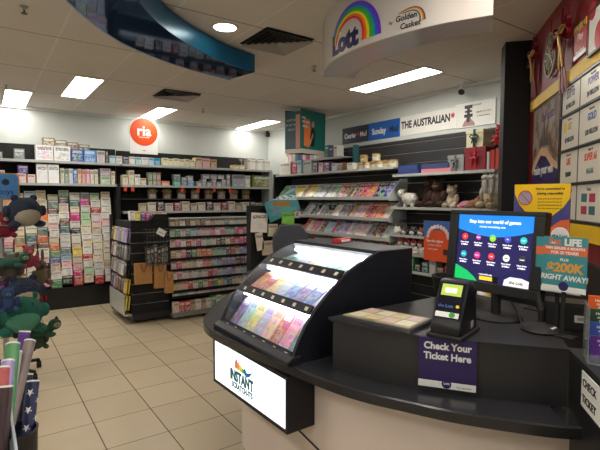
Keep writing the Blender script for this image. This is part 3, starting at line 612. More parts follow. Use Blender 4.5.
for y, lv in ((5.16, 0), (5.03, 0), (4.9, 0), (4.77, 0), (4.64, 0), (4.51, 0), (5.12, 1), (4.86, 1), (5.12, 2), (4.84, 2)):
    if lv == 2: continue
    inst(tin0, Matrix.Translation((4.76, y, 2.2+lv*.11)) @ Matrix.Rotation(-PI/2, 4, 'Z'), f'gold-lidded tin on the right wall shelf, {ORD[k if lv==0 else k-6]} from left in the {["lower","upper"][lv]} row', (214, 206, 180) if k % 2 else (184, 160, 110), 'gold-lidded tins', 'tin', (1.1, 1.1, 1.)); k += 1
G = 'boxes on the upper shelf by the pillar'
rrow(book0, 2.085, [(4.36, 4.0, .06, (44, 60, 120), 'dark blue flat box, lower of the stack by the tins', .2), (4.36, 4.02, .06, (50, 70, 130), 'dark blue flat box, upper of the stack by the tins', .2, 2.147),
     (3.96, 3.5, .055, (210, 130, 140), 'long pink flat box on the upper shelf', .2), (3.96, 3.54, .06, (60, 70, 120), 'blue flat box stacked on the long pink one', .2, 2.142)], group=G)
def gift(y, z, w, h, col, lb, rib, x=4.7):
    t = thing('gift_box', lb, 'gift box', Matrix.Translation((x+.1, y, z)) @ Matrix.Rotation(-PI/2, 4, 'Z'))
    M().box(-w/2, w/2, -.1, .1, 0, h*.8).obj('box', mat('wrap_'+str(col), col, .5, var=.1, bscale=25), t, bevel=.003)
    M().box(-w/2-.006, w/2+.006, -.106, .106, h*.8, h).obj('lid', mat('wrap_'+str(col), col, .5), t, bevel=.003)
    m = M().box(-.015, .015, -.11, -.106, 0, h).box(-.015, .015, -.11, .11, h, h+.004)
    for s in (-1, 1): m.tube([(0, -.115, h*.6), (s*.03, -.125, h*.72), (s*.055, -.12, h*.62), (s*.03, -.125, h*.5), (0, -.115, h*.6)], .009, 6)
    for s in (-1, 1): m.tube([(0, -.115, h*.6), (s*.02, -.118, h*.4), (s*.03, -.118, h*.22)], .007, 6)
    m.obj('ribbon', rib, t)
gift(3.45, 2.085, .22, .2, (150, 152, 152), 'silver grey gift box with grey bow on the upper shelf', mat('grey_ribbon', (90, 92, 96), .4))
gift(3.19, 2.085, .27, .27, (128, 26, 36), 'dark red gift box with red bow near the pillar', mat('crimson_ribbon', (176, 20, 40), .35))
gift(3.2, 2.357, .22, .2, (206, 200, 170), 'cream gift box with green bow stacked on the red one', mat('green_ribbon', (22, 70, 48), .35))
rrow(book0, 2.085, [(3.03, 2.99, .2, (180, 170, 170), 'grey book standing right of the red gift box', .16), (2.985, 2.93, .22, (170, 40, 36), 'red book standing by the pillar', .16), (2.925, 2.88, .23, (190, 60, 50), 'second red book standing by the pillar', .16)], group=G)
pf = thing('artificial_poinsettia', 'red artificial flower on the top shelf next to the black pillar', 'artificial flower', (4.75, 2.93, 2.32))
m = M()
for c in ((0, 0, .1), (0.02, -.03, .22)):
    for k in range(7):
        a = k*2*PI/7; T = Matrix.Translation(c) @ Matrix.Rotation(a, 4, 'X'); m.add([(0, 0, 0), (-.02, .028, .03), (-.035, 0, .085), (-.02, -.028, .03), (-.035, 0, .03)], [(0, 1, 4), (1, 2, 4), (2, 3, 4), (3, 0, 4), (0, 3, 2, 1)], 0, T)
m.obj('petals', mat('poinsettia_red', (176, 20, 28), .6, var=.2), pf); M().cyl((0, 0, -.1), (0, 0, .2), .006).obj('stem', mat('leaf_green', (40, 70, 40), .6), pf)

# ------------------------------------------------------------------ plush toys
def plush(T, s, body, muzzle, lb, kind='bear', second=None, cat='plush toy', group=None, hat=None, nm=None):
    t = thing(nm or 'plush_toy', lb, cat, T @ Matrix.Scale(s, 4), group)
    m = M()
    if kind == 'bear':
        m.ball((0, 0, .2), (.16, .13, .2)).ball((0, -.02, .47), (.14, .13, .13)).ball((-.11, 0, .59), .045).ball((.11, 0, .59), .045)
        m.ball((-.15, -.12, .07), (.065, .12, .065)).ball((.15, -.12, .07), (.065, .12, .065)).ball((-.19, -.05, .26), (.06, .07, .12)).ball((.19, -.05, .26), (.06, .07, .12)).ball((0, 0, .36), (.09, .09, .08))
    elif kind == 'bunny':
        m.ball((0, 0, .2), (.15, .12, .2)).ball((0, -.02, .45), (.12, .11, .12)).ball((-.05, 0, .66), (.035, .03, .15)).ball((.05, 0, .66), (.035, .03, .15))
        m.ball((-.13, -.14, .06), (.06, .12, .06)).ball((.13, -.14, .06), (.06, .12, .06)).ball((-.16, -.05, .24), (.045, .06, .12)).ball((.16, -.05, .24), (.045, .06, .12)).ball((0, 0, .35), (.08, .08, .08))
    elif kind == 'lying':
        m.ball((0, 0, .11), (.3, .13, .11)).ball((.3, -.02, .2), (.11, .1, .1)).ball((.33, -.03, .29), (.03, .03, .06)).ball((-.3, 0, .1), (.06, .05, .05)).ball((.2, -.13, .05), (.1, .05, .05)).ball((-.18, -.13, .05), (.1, .05, .05))
    elif kind == 'round':
        m.ball((0, 0, .26), (.27, .24, .26), 18).ball((-.2, -.1, .05), (.09, .13, .06)).ball((.2, -.1, .05), (.09, .13, .06)).ball((-.28, -.02, .28), (.07, .07, .1)).ball((.28, -.02, .28), (.07, .07, .1)).ball((-.15, 0, .5), .06).ball((.15, 0, .5), .06)
    elif kind == 'sheep':
        m.ball((0, 0, .2), (.24, .16, .16)).ball((-.22, -.05, .34), (.1, .1, .11)).ball((-.3, -.05, .37), (.05, .03, .03)).ball((-.12, -.05, .42), (.05, .03, .03)).ball((-.1, -.06, .05), (.05, .05, .08)).ball((.12, -.06, .05), (.05, .05, .08))
    body, muzzle = tuple(q*.93 for q in body), tuple(q*.95 for q in muzzle); o = m.obj('body', PLUSH, t, color=body); rm = o.modifiers.new('fuse', 'REMESH'); rm.mode = 'VOXEL'; rm.voxel_size = .014; rm.use_smooth_shade = True
    hz = {'bear': .45, 'bunny': .43, 'lying': .2, 'round': .36, 'sheep': .33}[kind]; hx = {'lying': .32, 'sheep': -.24}.get(kind, 0); hy = {'bear': -.14, 'bunny': -.12, 'lying': -.11, 'round': -.22, 'sheep': -.14}[kind]
    if kind == 'round': M().ball((0, -.07, .2), (.22, .2, .19), 18).obj('belly', PLUSH, t, smooth=True, color=muzzle)
    else: M().ball((hx, hy, hz), (.06, .04, .045)).obj('muzzle', PLUSH, t, smooth=True, color=muzzle)
    for sx in (-1, 1): M().ball((hx+sx*(.1 if kind == 'round' else .05), hy+(.0 if kind == 'round' else .015), hz+.06), .014, 8).obj('eye', mat('bead_black', (10, 10, 12), .1), t, smooth=True)
    M().ball((hx, hy-.035, hz+.015), (.018, .014, .012), 8).obj('nose', mat('bead_nose', (30, 20, 24), .3), t, smooth=True)
    if hat: M().lathe([(.13, 0), (.14, .03), (.09, .1), (.02, .2)], (0, -.01, .54)).ball((0, -.01, .75), .035, 8).obj('hat', mat('felt_'+str(hat), hat, .9, bump=.4), t, smooth=True)
    return t
def RT(y, z, x=4.78, r=0): return Matrix.Translation((x, y, z)) @ Matrix.Rotation(-PI/2+r, 4, 'Z')
Z1 = 1.645
plush(RT(4.22, Z1), .56, (225, 220, 210), (230, 225, 215), 'white plush sheep at the left end of the shelf below the boxes', 'sheep', nm='plush_sheep')
plush(RT(3.93, Z1, 4.84), .74, (66, 42, 32), (96, 66, 50), 'tall dark brown plush moose behind the sheep', 'bunny', nm='plush_moose')
plush(RT(3.74, Z1, 4.76), .58, (70, 46, 36), (104, 76, 58), 'dark brown plush bear leaning beside the moose', 'bear', nm='plush_bear')
plush(RT(3.55, Z1), .46, (212, 196, 172), (236, 214, 200), 'cream plush bear in the middle of the soft toy shelf', 'bear', nm='plush_bear')
plush(RT(3.32, Z1), .42, (206, 130, 150), (230, 190, 196), 'pink plush toy lying between cream bear and brown dog', 'lying')
plush(RT(3.17, Z1, 4.76), .5, (140, 100, 70), (180, 150, 120), 'brown plush dog lying in front of the green toy', 'lying', nm='plush_dog')
plush(RT(3.12, Z1, 4.88), .4, (100, 150, 140), (190, 190, 150), 'small green and tan plush behind the lying dog', 'bear')
plush(RT(3.0, Z1), .7, (196, 184, 156), (214, 204, 180), 'tall beige plush bunny on the soft toy shelf', 'bunny', nm='plush_bunny')
plush(RT(2.84, Z1, 4.7), .62, (186, 170, 146), (214, 204, 184), 'beige plush bunny nearest the black pillar', 'bunny', nm='plush_bunny')
beanie = plush(RT(4.3, 1.27, 4.7), .26, (60, 62, 66), (226, 226, 222), None, 'round', nm='plush_penguin')
FIRST.pop(beanie.name, None)
for k in range(16):
    col = [(220, 214, 206), (70, 66, 66), (60, 60, 62), (200, 60, 60), (90, 96, 100), (190, 140, 90), (66, 66, 70), (196, 180, 150), (120, 80, 60), (220, 214, 206)][k*3 % 10]
    T = RT(4.36-k*.07, 1.27, 4.69 + .09*(k % 2)) @ Matrix.Scale(.2, 4)
    o = inst(beanie, T, f'small round plush toy on the shelf under the sheep, {ORD[k]} from left', None, 'small round plush toys', 'plush toy')
    for ch in o.children:
        if ch.name.startswith('body'): ch.color = (*lin(col), 1)
santa = plush(RT(4.3, 1.03, 4.69), .2, (220, 214, 206), (226, 226, 222), None, 'bear', nm='festive_plush', hat=(180, 22, 34))
for k in range(9):
    inst(santa, RT(4.3-k*.115, 1.03, 4.69) @ Matrix.Scale(.27, 4), f'plush toy in a red hat on the lower shelf, {ORD[k]} from left', None, 'plush toys in red hats', 'plush toy')
for k in range(12):
    rrow(box0, .8, [(4.4-k*.12, 4.3-k*.12, .1+.04*(k % 3), ['red', 'white', 'green', 'black', 'teal', 'silver', 'brown'][k % 7], f'small boxed toy on the lowest visible right shelf, {ORD[k]} from left')], cat='boxed toy', group='boxed toys on the lowest visible shelf')
for k in range(8):
    rrow(tin0, 1.44, [(7.35-k*.09, 7.29-k*.09, 1.2, ['navy', 'red', 'yellow', 'blue', 'red', 'yellow', 'grey', 'white'][k], f'small trinket pot left of the second magazine tier, {ORD[k]} from the far end', 1)], x=4.25, cat='pot', group='trinket pots left of the magazines') if False else \
    inst(box0, RT(7.35-k*.09, 1.44, 4.74), f'small trinket box left of the second magazine tier, {ORD[k]} from the far end', PAL[['navy', 'red', 'yellow', 'blue', 'red', 'yellow', 'grey', 'white'][k]], 'trinket boxes left of the magazines', 'box', (.075, .09, .1))
    inst(box0, RT(7.35-k*.09, 1.1, 4.74), f'small pack on the far lower right-wall shelf, {ORD[k]} from the far end', PAL[['blue', 'orange', 'grey', 'red', 'brown', 'white', 'navy', 'peach'][k]], 'packs on the far lower shelf', 'box', (.07, .09, .18))
# hooks with hanging keyring toys at the right end
hk = thing('hanging_keyring', None, 'keyring'); M().cyl((0, 0, 0), (0, 0, -.06), .003, n=6).obj('strap', alu, hk)
M().ball((0, 0, -.15), (.028, .022, .07)).ball((0, 0, -.075), .03).ball((-.02, 0, -.22), (.014, .014, .04)).ball((.02, 0, -.22), (.014, .014, .04)).obj('figure', mat('grey_felt', (176, 172, 164), .9, bump=.4), hk, smooth=True)
for k in range(7): inst(hk, Tr(4.6-.02*(k % 2), 3.0-k*.04, 2.07), f'grey hanging plush keyring below the upper shelf, {ORD[k]} from left', None, 'grey hanging keyrings by the pillar', 'keyring')
# newspaper posters above the fixture
def poster(T, w, h, bg, lb, name='poster', d=.01, cat='poster', frame=None):
    t = thing(name, lb, cat, T); M().box(-w/2, w/2, -h/2, h/2, 0, d).obj('panel', bg, t)
    if frame: 
        f = .012; M().box(-w/2-f, w/2+f, -h/2-f, -h/2, 0, d+.004).box(-w/2-f, w/2+f, h/2, h/2+f, 0, d+.004).box(-w/2-f, -w/2, -h/2, h/2, 0, d+.004).box(w/2, w/2+f, -h/2, h/2, 0, d+.004).obj('frame', frame, t)
    return t
def L(t, s, x, y, size, m, bold=0, sx=1, z=.0112, shear=0, align='CENTER'): return text(s, size, Matrix.Translation((x, y, z)), m, next((c for c in t.children if c.name.startswith(('panel', 'face'))), t), bold=bold, sx=sx, shear=shear, align=align)
FX = lambda y, z, x=5.1: F((x, y, z), (0, -1, 0), (0, 0, 1))
navyp = mat('navy_poster', (24, 26, 56), .5, var=.03); bluep = mat('blue_poster', (22, 92, 176), .5, var=.03); offw = mat('off_white_poster', (222, 220, 214), .5, var=.02)
t = poster(FX(5.7, 2.815), .64, .265, navyp, 'dark navy newspaper sign, leftmost of the row above the slatwall', cat='sign'); L(t, 'Courier', -.12, -.01, .115, white, .004, .76); L(t, 'Mail', .2, -.01, .115, white, .001, .85)
M().cyl((.075, 0, .01), (.075, 0, .013), .03, n=12).obj('roundel', mat('red_ink', (190, 40, 50), .5), t)
t = poster(FX(5.05, 2.815), .655, .27, bluep, 'bright blue newspaper sign above the slatwall', cat='sign'); L(t, 'Sunday', -.1, -.01, .13, white, .004, .82); L(t, 'Mail', .215, -.01, .13, ink, .004, .8)
t = poster(FX(4.23, 2.815), .96, .275, offw, 'long white newspaper sign with black capitals and red star above the slatwall', cat='sign'); L(t, 'THE AUSTRALIAN', -.03, .01, .14, ink, .0055, .76)
M().prism([(.045*(1 if k % 2 else .45)*cos(k*PI/7)+.435, .045*(1 if k % 2 else .45)*sin(k*PI/7)+.035) for k in range(14)], .01, .013).obj('star', mat('red_ink', (190, 40, 50), .5), t)
t = poster(FX(3.47, 2.82), .54, .28, offw, 'white framed advert with crown and bottle above the slatwall by the pillar', cat='sign', frame=white)
M().prism([(-.18, -.14), (0, -.14), (.0, -.11), (-.04, -.07), (-.06, -.05), (-.06, -.0), (-.12, -.0), (-.12, -.05), (-.15, -.08)], .01, .013).obj('bottle_print', mat('mauve_ink', (160, 120, 120), .5, var=.2), t)
M().box(-.15, -.03, -.03, .01, .013, .016).box(-.14, -.04, .03, .055, .013, .016).box(-.145, -.035, .08, .12, .013, .016).box(-.11, -.07, -.09, .1, .012, .015).obj('crown_print', ink, t)
L(t, 'THE AUSTRALIAN', -.03, .11, .03, ink); L(t, 'together for more', .12, .02, .028, ink); L(t, 'of what matters', .12, -.03, .028, ink)
# orange poster by monitor left edge, clipped to the shelf
t = poster(F((4.6, 3.6, 1.235), (0, -1, 0), (-.02, 0, 1)), .44, .5, mat('orange_red_poster', (222, 84, 40), .4, var=.04), 'orange and blue poster with white figures, left of the black monitor', cat='poster')
M().prism([(-.22, .25), (.22, .25), (.22, .07)]+[(.2*cos(a), .02+.12*sin(a)) for a in [k*PI/10 for k in range(11)]]+[(-.22, .07)], .01, .013).obj('sky_print', mat('sky_blue_print', (60, 100, 170), .4, var=.1), t)
m = M()
for k in range(11): a = PI*k/10; m.ball((.15*cos(a), .06+.12*sin(a), .014), (.024, .03, .004), 8)
m.obj('figure_print', mat('white_pink_print', (226, 200, 196), .5, var=.15, bscale=60), t)
L(t, 'See the sights', -.05, -.0, .045, white, .001); L(t, 'to win a share', -.05, -.05, .035, white); L(t, 'up for grabs', -.08, -.1, .03, white)
M().box(.08, .2, -.16, -.09, .01, .013).obj('phone_print', mat('dark_print', (60, 40, 40), .4, var=.2), t)

# ------------------------------------------------------------------ hanging teal sign
hs = thing('hanging_sign', 'teal and orange three-sided hanging sign with a man in black shirt', 'sign', (4.3, 5.9, 2.78))
ca, cb_, cc = at(285, 131, 'y', 6.2), at(301, 131, 'y', 5.9), at(325, 133, 'y', 6.05)
teal = mat('teal_poster', (20, 112, 104), .4, var=.03); tealb = mat('teal_grey_print', (52, 92, 104), .4, var=.06)
orp = mat('orange_print', (232, 128, 66), .4, var=.08, bscale=6); skin = mat('skin_print', (206, 158, 132), .5, var=.05); blk = mat('black_print', (26, 24, 28), .5, var=.05)
def face(a, b_, z0, z1, bg):
    d = Vector((b_.x-a.x, b_.y-a.y, 0)); w = d.length; return F((a.x, a.y, z0), d, (0, 0, 1)), w, z1-z0
for q, (a, b_) in enumerate(((ca, cb_), (cb_, cc), (cc, ca))):
    T, w, h = face(a, b_, 2.475, 3.13 if q == 0 else 3.165, teal)
    T = TM[hs.name].inverted() @ T
    M(T).box(0, w, 0, h, -.012, 0).obj('sign_face', tealb if q == 0 else teal, hs)
    if q == 2: continue
    M(T).box(0, w, 0, .07, 0, .004).obj('base_strip', mat('cream_strip', (214, 204, 186), .4, var=.03), hs)
    if q == 1:
        M(T).prism([(.07, .12), (.2, .1), (.24, .2), (.24, .42), (.2, .55), (.07, .53)], 0, .004).obj('orange_print', orp, hs)
        M(T).prism([(.23, .13), (.32, .12), (.345, .3), (.34, .38), (.3, .42), (.24, .4), (.22, .28)], .004, .007).obj('shirt_print', blk, hs)
        M(T).prism([(.29+.035*cos(k*PI/6), .475+.05*sin(k*PI/6)) for k in range(12)], .004, .008).prism([(.2, .16), (.225, .15), (.3, .3), (.28, .34)], .007, .01).obj('skin_print', skin, hs)
        text('win your', .07, T @ F((.115, .5, .006), (1, 0, 0), (0, 1, 0)), white, hs, bold=.002, sx=.75); text('dream', .07, T @ F((.1, .43, .006), (1, 0, 0), (0, 1, 0)), white, hs, bold=.002, sx=.75); text('today', .06, T @ F((.06, .56, .006), (1, 0, 0), (0, 1, 0)), white, hs, bold=.002, sx=.75)
    else:
        M(T).box(w-.1, w-.02, .08, h-.05, 0, .004).obj('orange_print', mat('peach_print', (206, 150, 130), .4, var=.05), hs)
        for k in range(3): text(['could you', 'be our next', 'winner?'][k], .07, T @ F((w*.42, .53-.075*k, .003), (1, 0, 0), (0, 1, 0)), mat('pale_ink', (170, 190, 192), .5), hs, bold=.001, sx=.7)
mid = Vector(((ca.x+cb_.x+cc.x)/3, (ca.y+cb_.y+cc.y)/3, 0)) - TM[hs.name].translation
M().cyl((mid.x, mid.y, 3.1-2.78), (mid.x, mid.y, CE-2.78), .002, n=6).obj('cord', white, hs)

# ------------------------------------------------------------------ dark stand with cards between gondola and counter
es = thing('display_stand', 'dark spinner stand with magazines and cards right of the gondola', 'display stand', (3.25, 5.5, 0))
M().box(3.02, 3.62, 5.5, 5.62, .1, 1.66).obj('panel', shelfb, es, **P_); M().lathe([(.3, 0), (.3, .03), (.03, .06), (.03, .1)], (3.3, 5.56, 0)).obj('base', rubber, es, **P_)
def standcard(px0, py0, px1, py1, nm, colr, lb, rot=0, cat='card', y=5.46, pm=None):
    a = at(px0, py0, 'y', y); b_ = at(px1, py1, 'y', y); w, h = abs(b_.x-a.x), abs(a.z-b_.z)
    o = M(Matrix.Rotation(rot, 4, 'Y')).box(-w/2, w/2, -.012, .0, -h/2, h/2).box(-w/2+.005, w/2-.003, .0, .012, -h/2+.004, h/2-.004).obj(nm, pm or SCRN, color=colr)
    o.matrix_world = Matrix.Translation(((a.x+b_.x)/2, y, (a.z+b_.z)/2)); return tag(o, lb, cat)
standcard(251, 213, 267, 232, 'magazine', (226, 220, 210), 'white magazine with yellow and purple pictures beside the gondola', .06, 'magazine')
standcard(268, 224, 277, 236, 'gift_card', (216, 206, 180), 'cream card on the dark stand right of the white magazine', .03)
standcard(256, 233, 263, 250, 'leaflet', (214, 204, 190), 'narrow pale leaflet below the white magazine', -.15)
standcard(262, 241, 280, 254, 'gift_card', (196, 178, 156), 'wide beige card at the bottom of the dark stand', .0)
tb_ = standcard(266, 196, 298, 216, 'book', (70, 140, 150), 'tilted teal book with gold lettering above the dark stand', -.35, 'book', 5.42)
b_ = bpy.data.objects.get('book'); m_ = M().box(-.16, .12, -.014, -.0125, .0, .07).obj('gold_lettering', mat('gold_brown_print', (160, 120, 60), .4, var=.4, bscale=30), tb_)
standcard(282, 213, 294, 224, 'leaflet', (120, 190, 70), 'lime green leaflet behind the grey chair back', .1, 'leaflet', 5.3)
ch = thing('office_chair', 'grey padded chair back rising behind the ticket display', 'chair', (3.0, 4.45, 0))
cg = mat('dark_grey_fabric', (74, 78, 86), .8, bump=.3, bscale=60)
m = M(); rings = []
for k in range(9):
    t_ = k/8; w = .2+.05*sin(PI*t_)-.06*max(0, t_-.75)*4; z = .95+.5*t_; rings.append([(-w, -.03+.05*t_, z), (w, -.03+.05*t_, z), (w, .03+.05*t_, z), (-w, .03+.05*t_, z)])
m.loft(rings).obj('backrest', cg, ch, bevel=.02); M().box(-.25, .25, -.5, 0, .78, .86).obj('seat', cg, ch, bevel=.03)
M().cyl((0, -.2, .1), (0, -.2, .78), .03).box(-.03, .03, -.2, .03, .72, .78).box(-.02, .02, .02, .05, .72, 1.1).obj('post', rubber, ch)
for k in range(5): a = k*2*PI/5; M().cyl((0, -.2, .12), (.28*cos(a), -.2+.28*sin(a), .06), .02, .014).ball((.28*cos(a), -.2+.28*sin(a), .03), .03, 10).obj('leg', rubber, ch)

# ------------------------------------------------------------------ counter
rim = cat_([(1.84, 3.6), (1.55, 3.32), (1.31, 3.02), (1.16, 2.75), (1.12, 2.481), (1.147, 2.15), (1.19, 1.81), (1.232, 1.53), (1.285, 1.355), (1.352, 1.215), (1.435, 1.051), (1.565, .862), (1.66, .75), (1.72, .70)], 6)
def inset(P, d):
    out = []
    for k in range(len(P)):
        a = P[max(k-1, 0)]; b_ = P[min(k+1, len(P)-1)]; dx, dy = b_[0]-a[0], b_[1]-a[1]; l = math.hypot(dx, dy); out.append((P[k][0]-dy/l*d, P[k][1]+dx/l*d))
    return out
if inset(rim, .1)[40][0] < rim[40][0]: 
    _i = inset; inset = lambda P, d: _i(P, -d)
ct = thing('curved_counter', 'curved shop counter with black top and cream front', 'counter', (1.7, 2.2, 0))
top = mat('black_counter_top', (38, 38, 41), .22, bump=.02, bscale=300)
inn = inset(rim, .85); inn = [(min(max(x, 1.9), 2.35), y) for x, y in inn]
M().loft([[(*rim[k], .905), (*rim[k], .944), (*inset(rim, .006)[k], .95), (*inn[k], .95), (*inn[k], .905)] for k in range(len(rim))]).obj('worktop', top, ct, **P_)
def vin(d):
    P1 = []
    for k in range(len(rim)):
        e_ = min(1, max(0, (rim[k][1]-1.45)/.8)); e_ = e_*e_*(3-2*e_); P1.append(inset(rim, d+.15*e_)[k])
    return P1
f1, f2 = vin(.1), vin(.13)
M().loft([[(*f1[k], .1), (*f1[k], .905), (*f2[k], .905), (*f2[k], .1)] for k in range(len(rim))]).obj('front_panel', creamp, ct, **P_)
g1, g2 = vin(.094), vin(.1)
M().loft([[(*g1[k], .5), (*g1[k], .507), (*g2[k], .507), (*g2[k], .5)] for k in range(len(rim))]).obj('seam', ink, ct, **P_)
k1, k2 = vin(.16), vin(.18)
M().loft([[(*k1[k], .0), (*k1[k], .1), (*k2[k], .1), (*k2[k], .0)] for k in range(len(rim))]).obj('kickboard', mat('grey_kickboard', (96, 96, 100), .4, var=.05), ct, **P_)
BX = cat_([(1.352, 1.657), (1.415, 1.44), (1.5, 1.25), (1.629, 1.066), (1.785, .868), (1.826, .812)], 5)
RZ = 1.18
backl = [(2.45, 1.25), (2.42, 1.6), (1.95, 1.765), (1.352+.1, 1.69)]
boxm = mat('dark_grey_laminate', (44, 43, 45), .35, var=.05, bscale=5)
M().prism(BX+[(2.1, 1.0), (2.40, 1.25), (2.42, 1.7), (1.40, 1.7)], .95, RZ-.012).obj('raised_box', boxm, ct, **P_)
M().prism([(x-.006, y-.004) for x, y in BX]+[(2.1, 1.0), (2.41, 1.25), (2.43, 1.71), (1.36, 1.705)], RZ-.012, RZ).obj('raised_shelf', mat('black_matt_top', (36, 36, 38), .45, var=.06), ct, **P_)
rcD = Vector((-.755, -.656, 0)).normalized(); rcN = Vector((-.656, .755, 0)).normalized(); rcP = Vector((1.826, .808, 0))
def rc(s, o): p = rcP + rcD*s - rcN*o; return (p.x, p.y)
side = thing('side_counter', 'black side counter at the right edge with CHECK TICKET sign', 'counter', (1.6, .3, 0))
M().prism([rc(-.0, 0), rc(1.3, 0), rc(1.3, .37), rc(-.0, .37)], 0, RZ-.015).obj('cabinet', black, side, **P_)
M().prism([rc(-.02, -.004), rc(1.32, -.004), rc(1.32, .375), rc(-.02, .375)], RZ-.015, RZ).obj('worktop', mat('black_matt_top', (36, 36, 38), .45), side, **P_)

# light box sign under the rim
lb_ = thing('light_box', 'lit white light box sign with rainbow logo below the counter rim', 'light box', (1.2, 2.2, .6))
P0, P1 = Vector((1.168, 2.6, 0)), Vector((1.186, 1.79, 0))
LF = F((P0.x, P0.y, .61), P1-P0, (0, 0, 1)); W = (P1-P0).length; Hh = .285
LT = TM[lb_.name].inverted() @ LF
M(LT).box(0, W, -.0, Hh, -.25, -.002).obj('housing', navyb, lb_)
M(LT).box(0, W, 0, .018, -.002, .008).box(0, W, Hh-.018, Hh, -.002, .008).box(0, .014, .018, Hh-.018, -.002, .008).box(W-.014, W, .018, Hh-.018, -.002, .008).obj('frame', navyb, lb_)
lpn = M(LT).box(.014, W-.014, .018, Hh-.018, -.001, .003).obj('panel', mat('lit_white_panel', (246, 250, 255), .3, emit=.5), lb_)
tl = mat('teal_print', (10, 112, 124), .4, var=.03)
text('INSTANT', .082, LT @ Matrix.Translation((W*.43, .118, .004)), tl, lpn, bold=.0045, sx=.78); text('SCRATCH-ITS', .046, LT @ Matrix.Translation((W*.44, .064, .004)), tl, lpn, bold=.0018, sx=.85)
lx, ly = W*.34, .165
for q, c in enumerate([(240, 120, 130), (245, 170, 60), (240, 220, 60), (90, 190, 80), (20, 160, 200)]):
    M(LT).prism([(lx+q*.026, ly+.035-.008*q), (lx+q*.026+.014, ly+.062-.011*q), (lx+q*.026+.028, ly+.05-.011*q), (lx+q*.026+.03, ly+.02-.005*q), (lx+q*.026+.014, ly-.002-.001*q), (lx+q*.026, ly+.005)], .003, .0045+.0002*q).obj('logo_stripe', mat('print_'+str(c), c, .4, emit=.12), lpn)
M(LT).prism([(lx+.1, ly+.012), (lx+.135, ly-.012), (lx+.165, ly+.0), (lx+.2, ly+.035), (lx+.16, ly+.018), (lx+.135, ly+.012), (lx+.115, ly+.035)], .003, .006).obj('logo_tick', mat('blue_tick_print', (20, 100, 190), .4, emit=.1), lpn)

# ------------------------------------------------------------------ instant ticket display case
cs = thing('ticket_display_case', 'black curved-front lottery ticket case on the counter with three lit windows', 'display case', (1.6, 2.2, .95))
prof = [(1.2, .952), (1.207, .985), (1.24, 1.055), (1.285, 1.13), (1.35, 1.205), (1.42, 1.268), (1.496, 1.328), (1.56, 1.372), (1.633, 1.408), (1.72, 1.442), (1.78, 1.466), (2.04, 1.468)]
Y0, Y1 = 1.78, 2.6
pp = prof+[(2.045, .952)]
for y in (Y0, Y1-.022): M().loft([[(x, yy, z) for x, z in pp] for yy in (y, y+.022)]).obj('side_panel', navyb, cs, **P_)
M().box(1.76, 2.045, Y0+.022, Y1-.022, 1.45, 1.468).obj('top_panel', mat('charcoal_case_top', (40, 44, 54), .4, var=.04), cs, **P_)
M().box(2.02, 2.045, Y0+.022, Y1-.022, .952, 1.45).obj('back_panel', navyb, cs, **P_)
M().loft([[(1.165, y, .951), (1.165, y, .97), (1.2, y, .992), (1.25, y, .992), (1.25, y, .951)] for y in (Y0-.01, Y1+.01)]).obj('base_rail', navyb, cs, bevel=.006, **P_)
Wn = [((1.222, 1.0), (1.325, 1.178)), ((1.352, 1.208), (1.51, 1.338)), ((1.552, 1.366), (1.742, 1.449))]
strips = [((1.2, .965), (1.224, 1.004)), ((1.323, 1.172), (1.354, 1.212)), ((1.508, 1.332), (1.554, 1.37))]
glass = mat('case_glass', (235, 245, 250), .03, trans=0)
gnt = glass.node_tree; 
for n_ in list(gnt.nodes): gnt.nodes.remove(n_)
o_ = gnt.nodes.new('ShaderNodeOutputMaterial'); tr_ = gnt.nodes.new('ShaderNodeBsdfTransparent'); gl_ = gnt.nodes.new('ShaderNodeBsdfGlossy'); mx_ = gnt.nodes.new('ShaderNodeMixShader'); 
gl_.inputs['Roughness'].default_value = .03; fr_ = gnt.nodes.new('ShaderNodeLayerWeight'); fr_.inputs[0].default_value = .12; gnt.links.new(fr_.outputs['Facing'], mx_.inputs[0]); gnt.links.new(tr_.outputs[0], mx_.inputs[1]); gnt.links.new(gl_.outputs[0], mx_.inputs[2]); gnt.links.new(mx_.outputs[0], o_.inputs[0])
led = mat('led_strip', (240, 246, 255), .5, emit=9)
linerm = mat('white_liner', (214, 220, 226), .4, var=.02)
for q, (s0, s1) in enumerate(strips):
    a, b_ = Vector((s0[0], 0, s0[1])), Vector((s1[0], 0, s1[1])); T = F((s0[0]-.0, Y1-.03, s0[1]), (0, -1, 0), b_-a); T = TM[cs.name].inverted() @ T; l = (b_-a).length; w = Y1-Y0-.06
    sp2 = M(T).box(0, w, 0, l, -.004, .006).obj('price_strip', navyb, cs)
    for k in range(7):
        x = .05+k*w/7+.02; o = M(T).box(x-.012, x+.012, l*.3, l*.7, .006, .0075).obj('price_tag', mat('cream_tag', (206, 196, 180), .5, var=.05), sp2)
        o.parent = sp2
tick_cols = [['purple', 'pale blue', 'yellow', 'lilac', 'peach', 'red', 'pink', 'teal', 'green'], ['orange', 'red', 'yellow', 'pale blue', 'blue', 'purple', 'blue', 'lilac', 'yellow'], ['teal', 'green', 'blue', 'yellow', 'pale blue', 'teal', 'green', 'pale blue', 'lilac']]
tick0 = M().box(-.5, .5, -.01, 0, 0, 1).box(-.5, .5, -.004, .02, .0, .03).obj('lottery_ticket', TICK)
